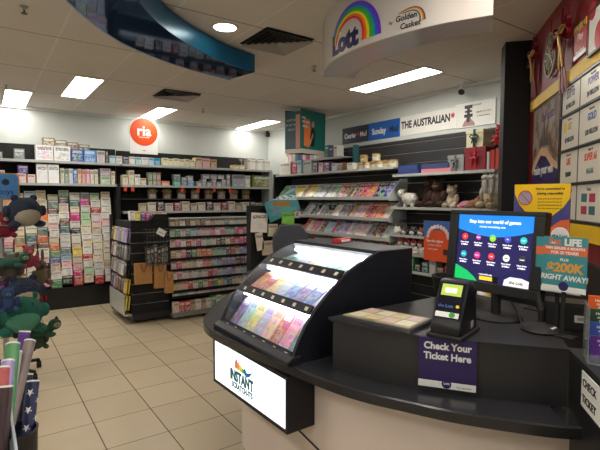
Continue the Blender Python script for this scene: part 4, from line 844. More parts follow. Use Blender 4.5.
for q, (s0, s1) in enumerate(Wn):
    a, b_ = Vector((s0[0], 0, s0[1])), Vector((s1[0], 0, s1[1])); d = (b_-a); l = d.length; up = d.normalized(); nrm = Vector((up.z, 0, -up.x))
    T = F((s0[0], Y1-.03, s0[1]), (0, -1, 0), up); Tl = TM[cs.name].inverted() @ T; w = Y1-Y0-.06
    bow = .008
    m = M(Tl); rings = []
    for k in range(7): t_ = k/6; rings.append([(0, l*t_, bow*sin(PI*t_)), (w, l*t_, bow*sin(PI*t_)), (w, l*t_, bow*sin(PI*t_)-.002), (0, l*t_, bow*sin(PI*t_)-.002)])
    m.loft(rings).obj('glass_pane', glass, cs)
    tray = M(Tl).add([(0, -.0, -.05), (w, -.0, -.05), (w, l+.0, -.085), (0, l+.0, -.085)], [(0, 1, 2, 3)]).box(0, w, -.012, -.0, -.06, -.004).box(0, w, l, l+.012, -.09, -.004).obj('tray', linerm, cs)
    M(Tl).box(.01, w-.01, l-.012, l-.002, -.05, -.04).obj('led_strip', led, tray)
    for k in range(8):
        col = tuple(c_*.8+48 for c_ in PAL[tick_cols[q][k]]); x = w*(k+.5)/8; ang = math.atan2(-.035, l)
        TT = T @ Matrix.Translation((x, .006, -.044)) @ Matrix.Rotation(ang, 4, 'X') @ Matrix.Rotation(PI/2, 4, 'X') @ Matrix.Rotation(0, 4, 'Z')
        # prototype stands along z with its face to -y: turn it so z follows the tray and -y faces the glass
        TT = T @ Matrix.Translation((x, .006, -.044)) @ Matrix.Rotation(ang, 4, 'X') @ Matrix(((1, 0, 0, 0), (0, 0, 1, 0), (0, -1, 0, 0), (0, 0, 0, 1)))
        inst(tick0, TT, f'{tick_cols[q][k]} scratch ticket, {ORD[k]} from left in the {["bottom","middle","top"][q]} window of the case', col, 'scratch tickets in the display case', 'scratch ticket', (w/8-.006, .3, l*.86))
p0 = at(313, 240, 'z', 1.47)
t = thing('ticket_pack', 'small red ticket pack lying on top of the display case', 'ticket pack', Tr(1.92, 2.27, 1.468, .3)); M().box(-.07, .07, -.03, .03, 0, .028).obj('pack', mat('red_pack', (196, 40, 52), .4, var=.1), t, bevel=.003); M().box(-.05, .05, -.032, -.03, .006, .022).obj('label_band', white, t)
# glass dish with papers and grey side wing behind the case
gd2 = thing('acrylic_dish', 'clear rounded acrylic holder with cream papers left of the display case', 'holder', (1.85, 3.05, .95))
m = M(); rings = []
for r_, z in ((.12, 0), (.16, .02), (.2, .12), (.21, .22)): rings.append([(r_*1.1*cos(k*PI/10), r_*sin(k*PI/10), z) for k in range(20)])
m.loft(rings, cap=False).obj('bowl', mat('smoky_acrylic', (120, 130, 138), .15, alpha=.45), gd2, smooth=True)
M().box(-.12, .1, -.09, -.085, .05, .2).obj('paper', mat('cream_paper', (216, 208, 186), .6, var=.05), gd2); M().lathe([(.12, 0), (.12, .01)]).obj('foot', greysh, gd2)

# ------------------------------------------------------------------ items on the raised box
tr = thing('play_slip_tray', 'low cream play slip panel lying on the raised black counter', 'tray', (1.5, 1.5, RZ))
q4 = [at(343, 317, 'z', RZ+.01), at(409, 331, 'z', RZ+.01), at(431, 321, 'z', RZ+.01), at(372, 310, 'z', RZ+.01)]
q4 = [Vector((p.x, p.y, 0)) for p in q4]
def bl(u_, v_): return q4[0]*(1-u_)*(1-v_)+q4[1]*u_*(1-v_)+q4[2]*u_*v_+q4[3]*(1-u_)*v_
def quad(m, u0, u1, v0, v1, z0, z1, mi=0): return m.loft([[(*bl(a, b_)[:2], z) for a, b_ in ((u0, v0), (u1, v0), (u1, v1), (u0, v1))] for z in (z0, z1)], mi)
quad(M(), -.02, 1.03, -.05, 1.03, RZ+.001, RZ+.018).obj('tray_base', mat('grey_acrylic', (70, 70, 72), .2, var=.04), tr, **P_)
quad(M(), 0, 1, 0, 1, RZ+.018, RZ+.022).obj('slip_panel', mat('khaki_print', (150, 140, 112), .4, var=.15, bscale=30), tr, **P_)
for a in range(4):
    for b_ in range(2): quad(M(), .04+a*.24, .25+a*.24, .1+b_*.44, .48+b_*.44, RZ+.022, RZ+.024).obj('slip_print', mat(['cream_slip', 'straw_slip', 'rose_slip'][(a+b_*2) % 3], [(206, 200, 176), (196, 184, 140), (196, 170, 160)][(a+b_*2) % 3], .4, var=.1, bscale=60), tr, **P_)
# ticket checker
tk2 = thing('ticket_checker', 'black ticket checker terminal with small green screen on the counter', 'ticket scanner', Tr(1.63, 1.19, RZ, math.radians(-74)) @ Matrix.Diagonal((1.06, 1.1, .98, 1)))
m = M()
side_p = [(-.085, 0), (.1, 0), (.1, .05), (.075, .2), (.035, .235), (.0, .23), (-.075, .075), (-.09, .05)]
m.loft([[(x, y, z) for y, z in side_p] for x in (-.06, .06)]).obj('body', mat('black_scanner_plastic', (20, 20, 23), .3, bump=.02, bscale=200), tk2, bevel=.008)
FT = F((0, -.0755, .0755), (1, 0, 0), (0, .075, .155)); Ls = math.hypot(.075, .155)
M(FT).box(-.05, .05, .01, Ls-.008, .001, .004).obj('face_plate', mat('dark_face', (14, 16, 34), .15), tk2)
M(FT).box(-.04, .04, .105, .155, .004, .006).obj('screen', mat('green_screen', (150, 170, 70), .3, emit=.3), tk2)
M(FT).box(-.025, .02, .118, .138, .006, .0065).obj('screen_text', mat('lit_text', (240, 250, 190), .3, emit=.4), tk2)
M(FT).box(-.046, .046, .012, .034, .004, .006).obj('logo_strip', white, tk2); M(FT).cyl((.02, .024, .006), (.02, .024, .0068), .012, n=12).obj('logo_dot', mat('green_print', (60, 150, 60), .4), tk2)
M(FT).cyl((.035, .062, .004), (.035, .062, .007), .007, n=12).obj('button', yelm, tk2); text('the Lott', .018, FT @ Matrix.Translation((-.012, .06, .0045)), mat('pale_blue_ink', (90, 130, 210), .4), tk2)
M().box(.061, .062, .02, .05, .03, .06).obj('rating_sticker', mat('grey_sticker', (150, 150, 152), .5), tk2)
M().box(-.07, .07, -.1, .11, 0, .018).obj('base', rubber, tk2, bevel=.006)
# CHECK YOUR TICKET HERE sign on the box face
a, b_ = at(419, 339, 'z', RZ), at(477.5, 345, 'z', RZ)
k0 = Vector((1.488-.012, 1.25, 0)); 
fd = (Vector((1.629, 1.066, 0))-Vector((1.5, 1.25, 0))).normalized(); sn = Vector((fd.y, -fd.x, 0)); sn = -sn if sn.x > 0 else sn
SO = Vector((1.54, 1.192, 0))+sn*.012
pa = onplane(419, 341, SO, sn); pb = onplane(477, 346, SO, sn); pc = onplane(418, 388, SO, sn)
SW = (pb-pa).length; SH = .208
SF = F(((pa+pb)/2)-Vector((0, 0, SH/2+(pa.z+pb.z)/2-RZ+.0)), (pb-pa).xy.to_3d(), (0, 0, 1))
purp = mat('deep_purple_print', (44, 30, 88), .3, var=.06)
t = poster(SF, SW, SH, purp, 'purple Check Your Ticket Here sign on the front of the raised counter', cat='sign', d=.004)
L(t, 'Check Your', 0, SH*.335, .04, white, .0014, SW/.24, z=.0045); L(t, 'Ticket Here', 0, SH*.13, .04, white, .0014, SW/.24, z=.0045)
M().box(-SW/2, SW/2, -SH/2, -SH/2+.028, .004, .0055).obj('footer', white, t); M().lathe([(.02, 0), (.018, .001)], n=20, T=Matrix.Translation((0, -SH/2+.02, .0052))).obj('logo_mark', navyi, t); L(t, 'Lott', 0, -SH/2+.022, .014, white, .0003, z=.0063)
L(t, 'Play responsibly', SW*.3, -SH/2+.012, .009, ink, z=.0058)
# monitor
Tm = math.radians(6)
MT = F((1.995, 1.272, 1.18), (0, -1, 0), (sin(Tm), 0, cos(Tm)))
mo = thing('monitor', 'black customer display monitor showing coloured game icons on the counter', 'monitor', Matrix.Translation((2.0, 1.243, RZ)))
ML = TM[mo.name].inverted() @ MT
cx = 0; z0m = .118; mw, mh = .5, .4
M(ML).box(-mw/2, mw/2, z0m, z0m+mh, -.045, -.003).box(-mw/2, mw/2, z0m, z0m+.048, -.003, .008).box(-mw/2, mw/2, z0m+mh-.022, z0m+mh, -.003, .008).box(-mw/2, -mw/2+.052, z0m+.048, z0m+mh-.022, -.003, .008).box(mw/2-.052, mw/2, z0m+.048, z0m+mh-.022, -.003, .008).obj('bezel', mat('black_monitor_plastic', (22, 22, 24), .45), mo, bevel=.004)
sw_, sh_ = mw-.104, mh-.070; S = ML @ Matrix.Translation((-sw_/2, z0m+.048, -.002))
scr = M(S).box(0, sw_, 0, sh_, -.001, .001).obj('screen', dark_screen, mo)
e = lambda n_, c, s=.9: mat(n_, c, .3, emit=s*.42)
n = 16; M(S).prism([(0, sh_), (0, sh_*.78)]+[(sw_*k/n, sh_*(.78-.1*sin(PI*k/n))) for k in range(1, n)]+[(sw_, sh_*.78), (sw_, sh_)], .001, .0015).obj('screen_header', e('screen_blue', (20, 120, 225)), scr)
M(S).prism([(0, 0), (sw_*.33, 0), (sw_*.28, sh_*.06), (sw_*.18, sh_*.14), (0, sh_*.22)], .001, .0015).obj('screen_hill', e('screen_green', (20, 170, 90)), scr)
M(S).prism([(sw_*.68, 0), (sw_*.99, 0), (sw_*.99, sh_*.1), (sw_*.9, sh_*.13), (sw_*.76, sh_*.13), (sw_*.69, sh_*.08)], .001, .0016).obj('screen_badge', e('screen_white', (225, 225, 225), .8), scr)
M(S).box(sw_*.36, sw_*.6, sh_*.03, sh_*.085, .001, .0018).obj('screen_button', e('screen_yellow', (235, 190, 40)), scr)
wt = e('screen_text_white', (235, 235, 245), .9)
text('Step into our world of games', .024, S @ Matrix.Translation((sw_*.5, sh_*.9, .002)), wt, scr, bold=.0006, sx=.95); text('choose something new', .015, S @ Matrix.Translation((sw_*.48, sh_*.825, .002)), wt, scr)
text('the Lott', .02, S @ Matrix.Translation((sw_*.84, sh_*.055, .002)), navyi, scr, bold=.0004); text('responsible play', .011, S @ Matrix.Translation((sw_*.44, sh_*.115, .002)), wt, scr)
for r in range(2):
    for c in range(5):
        col = [[(220, 50, 50), (160, 50, 140), (120, 190, 30), (60, 70, 170), (20, 170, 160)], [(20, 150, 170), (210, 40, 120), (220, 40, 50), (225, 225, 215), (30, 30, 40)]][r][c]
        x, y = sw_*(.11+.195*c), sh_*(.66-.27*r); rad = .0165 if (r, c) != (0, 1) else .013
        M(S).lathe([(rad*1.12 if c == 4 and r else rad, 0), (rad, .001)], n=18, T=Matrix.Translation((x, y, .0012))).obj('game_icon', e('icon_'+str(r)+str(c), col, 1.0), scr)
        text(['Oz', 'Power', 'Sat', 'Set', 'Lotto', 'Keno', 'Super', 'Cash', 'Strike', 'Casket'][r*5+c], .008, S @ Matrix.Translation((x, y, .0026)), wt if (r, c) != (1, 3) else ink, scr, bold=.0002)
        text('Next draw', .0105, S @ Matrix.Translation((x, y-.028, .002)), wt, scr, bold=.0002); text('$ Million', .0105, S @ Matrix.Translation((x, y-.04, .002)), wt, scr, bold=.0003)
M().cyl((.03, 0, .0), (.03, 0, .2), .022).obj('stand_neck', rubber, mo); M().lathe([(.12, 0), (.12, .008), (.03, .02)], (.03, 0, 0)).obj('stand_foot', rubber, mo)
M().tube([(.04, -.02, .16), (.03, -.1, .06), (-.05, -.18, .012), (-.02, -.3, .006), (.04, -.34, .006)], .004).obj('cable', rubber, mo)
# round base device and box to the right of monitor stand
ef = thing('scanner_stand', 'round black weighted base of a scanner stand below the monitor', 'stand', Matrix.Translation((1.98, 1.0, RZ)))
M().lathe([(.078, 0), (.082, .008), (.07, .02), (.025, .034), (.018, .04)]).obj('base', rubber, ef, smooth=False, bevel=.002); M().tube([(0, 0, .03), (0, .0, .09), (.02, .03, .16)], .012).obj('stem', rubber, ef)
M().box(-.018, .018, -.06, -.045, .02, .026).obj('sticker', white, ef)
bb = thing('till_box', 'black box with a small white label under the teal poster', 'box', Matrix.Translation((2.13, .93, RZ)) @ Matrix.Rotation(math.radians(-62), 4, 'Z'))
M().box(-.12, .1, -.06, .06, 0, .125).box(-.115, .095, -.063, -.06, .01, .115).obj('casing', mat('dark_box_plastic', (24, 26, 26), .4), bb, bevel=.006); M().box(-.005, .045, -.0655, -.063, .045, .075).obj('label_plate', mat('pale_label', (190, 188, 176), .5), bb); text('888', .02, F((.02, -.0656, .06), (1, 0, 0), (0, 0, 1)), ink, bb)
# LIFE posters
tealL = mat('teal_life_print', (62, 142, 150), .35, var=.05); orl = mat('orange_life_print', (226, 108, 60), .4, var=.04); gldt = mat('gold_life_print', (222, 160, 60), .4, var=.04)
def life(T, lb, w=.2, h=.235):
    t = poster(T, w, h, tealL, lb, d=.004); M().box(-w/2, w/2, h*.17, h*.33, .004, .0048).obj('ribbon_print', orl, t)
    M().box(-w/2, w/2, -h/2, -h*.4, .004, .0048).obj('footer', white, t); M().lathe([(.02, 0), (.018, .001)], n=18, T=Matrix.Translation((-.0, -h*.4, .0045))).obj('logo_mark', navyi, t)
    L(t, 'Set', -.04, h*.41, .038, orl, .0008, z=.0045); L(t, 'for', -.045, h*.385, .014, white, .0003, z=.0047); L(t, 'LIFE', .03, h*.4, .038, white, .002, z=.0045)
    L(t, 'WIN $20,000 A MONTH', 0, h*.29, .0145, white, .0006, 1.0, z=.005); L(t, 'FOR 20 YEARS!', 0, h*.21, .0165, white, .0006, z=.005); L(t, 'PLUS', 0, h*.08, .015, white, .0004, z=.0045)
    L(t, '$200K', 0, -h*.07, .052, gldt, .002, 1.0, z=.0045, shear=.1); L(t, 'RIGHT AWAY!', 0, -h*.25, .03, white, .001, .95, z=.0045, shear=.1)
    M().box(-.008, .008, -.3, -h/2+.02, -.006, -.001).box(-.05, .05, -.302, -.296, -.04, .03).obj('stand', rubber, t); return t
t = life(F((1.975, .908, 1.482), (0.03, -1, 0), (.02, 0, 1)), 'teal poster with orange ribbon and $200K on a stand right of the monitor', .172, .228)
t = poster(F((2.02, .955, 1.47), (0, -1, 0), (.02, 0, 1)), .19, .235, tealL, 'second teal poster showing just behind the $200K poster', d=.004); M().box(-.095, .095, .04, .075, .004, .0048).obj('ribbon_print', orl, t); M().box(-.095, .095, -.1175, -.095, .004, .0048).obj('footer', white, t)
M().box(-.008, .008, -.29, -.1, -.006, -.001).box(-.05, .05, -.294, -.288, -.03, .02).obj('stand', rubber, t)
# yellow and purple poster
t = poster(F((2.34, 1.2, 1.66), (0, -1, 0), (.0, 0, 1)), .285, .34, mat('slate_purple_print', (72, 72, 128), .35, var=.05), 'yellow and purple responsible gaming poster standing behind the monitor', d=.005)
w = .285; M().prism([(-.14, .17), (.1425, .17), (.1425, .1), (.11, .05), (.06, .01), (.0, -.005), (-.06, .01), (-.11, .06), (-.1375, .12)], .005, .006).obj('yellow_print', yelm, t)
M().prism([(.1425, -.005), (.1, -.012), (.05, -.05), (.03, -.09), (.03, -.17), (.1425, -.17)], .005, .006).obj('orange_print', orl, t); M().lathe([(.045, 0), (.043, .001)], n=20, T=Matrix.Translation((.1, -.09, .006))).obj('logo_disc', white, t); L(t, 'the Lott', .1, -.09, .022, navyi, .0005, z=.0075)
M().lathe([(.033, 0), (.033, .0012), (.03, .0012)], n=20, T=Matrix.Translation((-.08, .1, .006))).obj('no_entry_print', mat('greyish_print', (150, 150, 170), .5, var=.1), t)
m = M(Matrix.Translation((-.08, .1, .0075))); m.tube([(.036*cos(k*PI/10), .036*sin(k*PI/10), 0) for k in range(20)], .0025, 6, 0, True).cyl((-.025, .025, 0), (.025, -.025, 0), .0025, n=6).obj('ban_ring', mat('red_ink', (190, 40, 50), .5), t)
L(t, "We're committed to", .045, .145, .017, ink, .0004, z=.0065); L(t, 'playing responsibly', .045, .122, .017, ink, .0004, z=.0065)
for k in range(4): L(t, 'please ask for photo id if under 25', .045, .095-.016*k, .0085, ink, z=.0065)
M().box(-.01, .01, -.48, -.15, -.008, -.001).box(-.06, .06, -.482, -.474, -.04, .03).obj('stand', rubber, t)
# leaflet holder on side counter
lh = thing('leaflet_holder', 'tiered clear leaflet holder with orange green blue and purple leaflets', 'leaflet holder', F((1.735, .66, RZ), -Vector((.656, -.755, 0))*-1, (0, 0, 1)))
lh.matrix_world = F((1.772, .645, RZ), (.5, -.86, 0), (0, 0, 1)); TM[lh.name] = lh.matrix_world.copy()
M().box(-.08, -.076, 0, .2, -.08, .03).box(.076, .08, 0, .2, -.08, .03).box(-.08, .08, 0, .006, -.08, .03).box(-.08, .08, .0, .035, .026, .03).obj('holder', acryl, lh)
for k, (cn, c) in enumerate((('orange', (222, 96, 40)), ('green', (96, 150, 50)), ('blue', (50, 80, 160)), ('purple', (84, 40, 130)))):
    t = thing('leaflet', f'{cn} leaflet in the tiered holder at the right counter edge, {ORD[k]} from the back', 'leaflet', TM[lh.name] @ Matrix.Translation((0, 0, -.07+.026*k)), 'leaflets in the tiered holder')
    hgt = .225-.042*k; M().box(-.07, .07, .008, hgt, 0, .01).obj('sheet', mat('leaf_'+cn, c, .35, var=.06), t)
    for q in range(3): text(['How to play', 'our games', 'the Lott'][q], .012, Matrix.Translation((-.02, hgt-.016-.013*q, .0105)), white, t, bold=.0003)
# CHECK TICKET sign on side counter face
sO = rcP+rcN*.006
pa = onplane(583, 370, sO, rcN); pc = onplane(580.5, 403, sO, rcN)
hgt = .118
t = poster(F(Vector((pa.x, pa.y, (pa.z+pc.z)/2))+rcD*.1, rcD, (0, 0, 1)), .2, pa.z-pc.z, offw, 'white CHECK TICKET sign on the black side counter face', cat='sign', d=.003)
L(t, 'CHECK', -.088, (pa.z-pc.z)*.2, .037, ink, .0008, 1.0, z=.0035, align='LEFT'); L(t, 'TICKET', -.088, -(pa.z-pc.z)*.25, .037, ink, .0008, 1.0, z=.0035, align='LEFT')
# tub and folded white paper behind the raised box
tb = thing('plastic_tub', 'black rounded tub with a white label behind the raised counter', 'tub', Matrix.Translation((2.28, 1.66, RZ)))
M().lathe([(.09, 0), (.12, .02), (.13, .1), (.135, .12), (.12, .12), (.1, .02)]).obj('tub', rubber, tb, smooth=False); M(Matrix.Rotation(math.radians(-145+90-90), 4, 'Z')).box(-.02, .02, -.006, .0, 0, 0).obj('x', rubber, None) if False else None
M(F((-.128, -.035, .075), (-.25, -.97, 0), (0, 0, 1))).box(-.03, .03, -.008, .012, .0, .004).obj('label_plate', offw, tb)
t = thing('folded_paper', 'crumpled white paper lying behind the black tub', 'paper', Matrix.Translation((2.33, 1.64, RZ+.125)) @ Matrix.Rotation(-.8, 4, 'Z') @ Matrix.Rotation(.1, 4, 'X'))
M().loft([[(-.07, y, z+.002), (.07, y, z+.006), (.07, y, z+.009), (-.07, y, z+.005)] for y, z in ((-.08, 0), (-.02, .012), (.03, .0), (.08, .01))]).obj('sheet', white, t)
# low shelf with yellow binder seen under monitor
ls = thing('low_shelf', 'black low shelf behind the counter under the monitor', 'shelf', (3.2, 2.1, 0))
M(Matrix.Translation((3.12, 1.98, 0)) @ Matrix.Rotation(math.radians(41), 4, 'Z')).box(-.45, .45, -.12, .12, .0, .04).box(-.45, -.42, -.12, .12, .04, .72).box(.42, .45, -.12, .12, .04, .72).box(-.42, .42, -.12, .12, .68, .72).obj('carcass', shelfb, ls, **P_)
for k, (c, w, h) in enumerate((((226, 180, 40), .05, .36), ((200, 190, 170), .04, .3), ((230, 228, 220), .05, .33), ((120, 90, 70), .06, .25), ((210, 170, 60), .04, .3))):
    p = at(492-k*5.5, 300, 'y', 2.0); inst(book0, Matrix.Translation((p.x, 2.02-.0*k, .721)) @ Matrix.Rotation(math.radians(-40), 4, 'Z'), f'{["yellow","tan","white","brown","gold"][k]} binder on the low shelf seen under the monitor', c, 'binders on the low shelf', 'binder', (w*1.3, .2, h))

# ------------------------------------------------------------------ red wall dressing
def WFm(s, z, off=.0): return F(wp(s, z, off), WD, (0, 0, 1))
def wpanel(px0, py0, px1, py1): a = wpx(px0, py0); b_ = wpx(px1, py1); return a, b_
gold = mat('gold_ribbon', (200, 156, 70), .35, .3, var=.1); redr = mat('dark_red_ribbon', (120, 10, 24), .45, var=.1)
def bow(px, py, s, lb):
    u_, z = wpx(px, py); t = thing('ribbon_bow', lb, 'ribbon bow', WFm(u_, z, .02) @ Matrix.Scale(s, 4), 'ribbon bows on the red wall')
    m = M()
    def loop(sx, ang, w):
        pts = []
        for k in range(13): a = 2*PI*k/12; pts.append((sx*(.11-.11*cos(a))*cos(ang)-.05*sin(a)*sin(ang), (.11-.11*cos(a))*sin(ang)+.05*sin(a)*cos(ang), .02+.03*sin(a/2)))
        m.loft([[(x, y, z_-w), (x, y, z_+w), (x+.006, y+.006, z_+w), (x+.006, y+.006, z_-w)] for x, y, z_ in pts])
    for sx, a in ((1, .35), (-1, .35), (1, -.3), (-1, -.3), (1, 1.1)): loop(sx, a, .02)
    m.ball((0, 0, .05), .035, 10).obj('loops', redr, t)
    for sx in (-1, 0, 1):
        M().loft([[(sx*.02-.02, 0, .02), (sx*.02+.02, 0, .02), (sx*.02+.02, 0, .025), (sx*.02-.02, 0, .025)], [(sx*.05-.02, -.25, .04), (sx*.05+.02, -.25, .04), (sx*.05+.02, -.25, .045), (sx*.05-.02, -.25, .045)], [(sx*.09-.022, -.5, .02), (sx*.09+.022, -.5, .02), (sx*.09+.022, -.52, .025), (sx*.09-.022, -.52, .025)]]).obj('tail', redr, t)
    for sx in (-1, 1):
        M().tube([(0, .01, .08), (sx*.09, .04, .075), (sx*.15, .03, .06), (sx*.06, -.01, .07), (0, 0, .08), (sx*.02, -.14, .06), (sx*.05, -.3, .05)], .009, 6).obj('gold_trim', gold, t)
bow(568, 33, .78, 'large dark red and gold bow high on the red wall beside the red sign'); bow(537, 56, .7, 'dark red bow at the corner of the red wall next to the pillar')
u_, z = wpx(552, 55); t = thing('filigree_ornament', 'silver round filigree ornament hanging between the two bows', 'ornament', WFm(u_, z, .03))
m = M(); rr = .14
for r_ in (rr, rr*.62, rr*.3): m.tube([(r_*cos(k*PI/12), r_*sin(k*PI/12)*1.15, 0) for k in range(24)], .011, 6, 0, True)
for k in range(8): a = k*PI/4; m.tube([(0, 0, 0), (rr*.5*cos(a+.4), rr*.58*sin(a+.4), .01), (rr*cos(a), rr*1.15*sin(a), 0)], .009, 6)
m.obj('filigree', mat('antique_silver', (140, 128, 112), .4, .3), t); M().cyl((0, rr*1.15, 0), (0, rr*1.15+.1, 0), .004, n=6).obj('hanger', redr, t)
# red sign and framed sign above yellow band
def wsign(px0, py0, px1, py1, bg, lb, nm='sign', cat='sign', frame=None, off=.005):
    (s0, z1), (s1, z0) = wpx(px0, py0, off), wpx(px1, py1, off); w, h = s1-s0, z1-z0
    return poster(WFm((s0+s1)/2, (z0+z1)/2, off), w, h, bg, lb, nm, .015, cat, frame), w, h
s0 = wpx(579, 40)[0]; s1 = wpx(591, 40)[0]
zt, zb_ = wpx(585, 26)[1], wpx(585, 59)[1]
t = poster(WFm((s0+s1)/2, (zt+zb_)/2+.02, .03), s1-s0, zt-zb_, mat('bright_red_print', (178, 30, 44), .4, var=.06), 'red sign with yellow heading standing above the yellow band', 'sign', .015, 'sign')
M().box(-(s1-s0)/2, (s1-s0)/2, (zt-zb_)*.3, (zt-zb_)/2, .015, .018).obj('yellow_heading', yelm, t); L(t, 'LOTTO', 0, (zt-zb_)*.4, .07, ink, .002, .8, z=.0185); L(t, 'Play', 0, .02, .06, white, z=.0155); L(t, 'today', 0, -.07, .06, white, z=.0155)
M().box(-(s1-s0)/2, (s1-s0)/2, -(zt-zb_)/2, -(zt-zb_)*.38, .015, .018).obj('white_footer', white, t)
s2, s3 = wpx(593.5, 40)[0], wpx(593.5, 40)[0]+.3; zt, zb_ = wpx(597, 12)[1], wpx(597, 52)[1]
t = poster(WFm((s2+s3)/2, (zt+zb_)/2, .03), s3-s2, zt-zb_, offw, 'black-framed white and red sign at the top right edge', 'sign', .015, 'sign', black)
M().prism([(.02+.07*cos(k*PI/8), -.05+.08*sin(k*PI/8)) for k in range(16)], .015, .018).prism([(-.1+.05*cos(k*PI/8), .12+.05*sin(k*PI/8)) for k in range(16)], .015, .018).obj('red_print', mat('bright_red_print', (178, 30, 44), .4), t)
# big landscape poster
gp = bpy.data.materials.new('sunset_photo_print'); gp.use_nodes = True; g = NT(gp); b = gp.node_tree.nodes['Principled BSDF']
tc = g.n('ShaderNodeTexCoord'); no = g.n('ShaderNodeTexNoise'); no.inputs['Scale'].default_value = 9; no.inputs['Detail'].default_value = 5; g.l(tc.outputs['Object'], no.inputs['Vector'])
cr = g.n('ShaderNodeValToRGB'); g.l(no.outputs['Fac'], cr.inputs[0]); el = cr.color_ramp.elements; el[0].position = .3; el[0].color = (*lin((44, 40, 44)), 1); el[1].position = .75; el[1].color = (*lin((200, 190, 180)), 1)
for p_, c in ((.45, (120, 84, 50)), (.55, (170, 150, 130)), (.63, (120, 132, 148))): x = el.new(p_); x.color = (*lin(c), 1)
g.l(cr.outputs[0], b.inputs['Base Color']); b.inputs['Roughness'].default_value = .3
t = poster(WFm(.6, 2.05, .005), .74, .92, gp, 'tall brown photo poster with purple swoosh on the red wall', 'poster', .015, 'poster', black)
M().prism([(-.37, -.46), (.37, -.46), (.37, -.08), (.2, -.04), (.05, .04), (-.1, .06), (-.22, .0), (-.37, -.1)], .015, .018).obj('purple_print', purp, t)
M().prism([(-.37, -.1), (-.22, .0), (-.1, .06), (.05, .04), (.2, -.04), (.37, -.08), (.37, -.04), (.2, .02), (.05, .11), (-.1, .12), (-.24, .05), (-.37, -.03)], .015, .017).obj('swoosh_print', mat('peach_swoosh', (214, 170, 130), .4, var=.05), t)
L(t, 'make your win', -.02, -.06, .1, white, .002, .9, z=.0185); L(t, 'thelott.com', 0, -.22, .045, white, .0, 1, z=.0185); L(t, 'the Lott', .05, .36, .1, mat('violet_ink', (90, 70, 140), .4), .001, 1, z=.016)
M().prism([(-.12, .14), (.12, .12), (.1, .22), (.08, .16), (.05, .3), (.02, .16), (-.02, .32), (-.04, .16), (-.09, .24)], .015, .0165).obj('tree_print', mat('dark_brown_print', (60, 42, 34), .5, var=.2), t)
# white game cards in black frame
fr = thing('game_card_board', 'black wall frame holding rows of white game cards', 'frame', WFm(1.0, 1.6, 0))
m = M(); wbox(m, 1.0, 1.93, 1.605, 2.53, .0, .012)
for z in (1.605, 1.845, 2.075, 2.315, 2.515): wbox(m, 1.0, 1.93, z, z+.015, .012, .028)
for s_ in (1.0, 1.36, 1.915): wbox(m, s_, s_+.015, 1.605, 2.53, .012, .026 if s_ != 1.36 else .018)
m.obj('frame_grid', black, fr, **P_)
words = [('Monday & Wed', 'LOTTO', '$1 MILLION', (60, 40, 140), (222, 90, 40)), ('Powerball', 'POWER', '$4 MILLION', (96, 84, 160), (96, 84, 160)), ('Oz Lotto', 'OZ', '$2 MILLION', (190, 170, 40), (60, 60, 70)), ('TattsLotto', 'GOLD', '$20 MILLION', (50, 80, 160), (60, 60, 70)),
         ('Set for Life', 'LIFE', '$20,000', (220, 90, 40), (30, 60, 60)), ('Super 66', 'SUPER 66', '$66,666', (220, 90, 50), (90, 130, 120)), ('Lucky Lotteries', 'LUCKY', '$10', (190, 60, 90), (190, 60, 90)), ('Keno', 'KENO', 'games', (60, 110, 120), (180, 50, 80))]
rows_ = [(2.33, 2.515), (2.09, 2.315), (1.86, 2.075), (1.62, 1.845)]; cols_ = [(1.015, 1.36), (1.375, 1.915)]
cardm = mat('cream_game_card', (226, 218, 200), .35, var=.02)
RN = ['top', 'second', 'third', 'bottom']
for r, (za, zb2) in enumerate(rows_):
    for c, (sa, sb) in enumerate(cols_):
        ttl, big, amt, c1, c2 = words[r*2+c]; w, h = sb-sa, zb2-za
        t = poster(WFm((sa+sb)/2, (za+zb2)/2, .014), w-.006, h-.006, cardm, f'white game card in the {["left","right"][c]} column, {RN[r]} row of the black wall frame', 'game_card', .004, 'game card')
        t['group'] = 'white game cards in the wall frame'
        i1, i2 = mat('ink_'+str(c1), c1, .4, var=.05), mat('ink_'+str(c2), c2, .4, var=.05); off = -w*.12 if c else 0
        if r < 3:
            L(t, big, off, h*.17, .06, i1, .002, .8, z=.0045, shear=.15); L(t, amt, off, -h*.22, .04, i2 if r != 0 else ink, .002, .85, z=.0045)
            L(t, ttl, off, h*.38, .02, ink, 0, 1, z=.0045)
            if (r, c) == (1, 0): M().prism([(-.09+.035*cos(k*PI/8), .04+.035*sin(k*PI/8)) for k in range(16)], .004, .005).obj('coin_print', yelm, t)
        else:
            for q in range(2):
                for p_ in range(2 if c else 1):
                    M().box(-.12+p_*.13+off, -.03+p_*.13+off, -.07+q*.075, -.02+q*.075, .004, .0055).obj('block_print', mat('ink_'+str((180, 50, 80) if (p_+q) % 2 == 0 else (60, 110, 120)), (180, 50, 80) if (p_+q) % 2 == 0 else (60, 110, 120), .4), t)
            L(t, ttl, off, h*.36, .03, i1, .0008, z=.0045)

# ------------------------------------------------------------------ left foreground: plush stand, gift wrap
pst = thing('plush_stand', 'wheeled grey pole stand carrying soft toys at the left edge', 'display stand', (.15, 5.2, 0))
M().cyl((0, 0, .1), (0, 0, 1.85), .02).obj('pole', alu, pst)
for k in range(5):
    a = .45+k*2*PI/5; M().cyl((0, 0, .13), (.32*cos(a), .32*sin(a), .085), .022, .016).obj('leg', rubber, pst); M().cyl((.32*cos(a)-.02, .32*sin(a), .035), (.32*cos(a)+.02, .32*sin(a), .035), .035, n=16).cyl((.32*cos(a), .32*sin(a), .03), (.32*cos(a), .32*sin(a), .09), .012).obj('caster', rubber, pst)
for z in (.45, .85, 1.2, 1.5): M().tube([(.2*cos(k*PI/8), .2*sin(k*PI/8), z) for k in range(16)], .006, 6, 0, True).cyl((-.2, 0, z), (.2, 0, z), .005, n=6).cyl((0, -.2, z), (0, .2, z), .005, n=6).obj('rack_ring', chrome, pst)
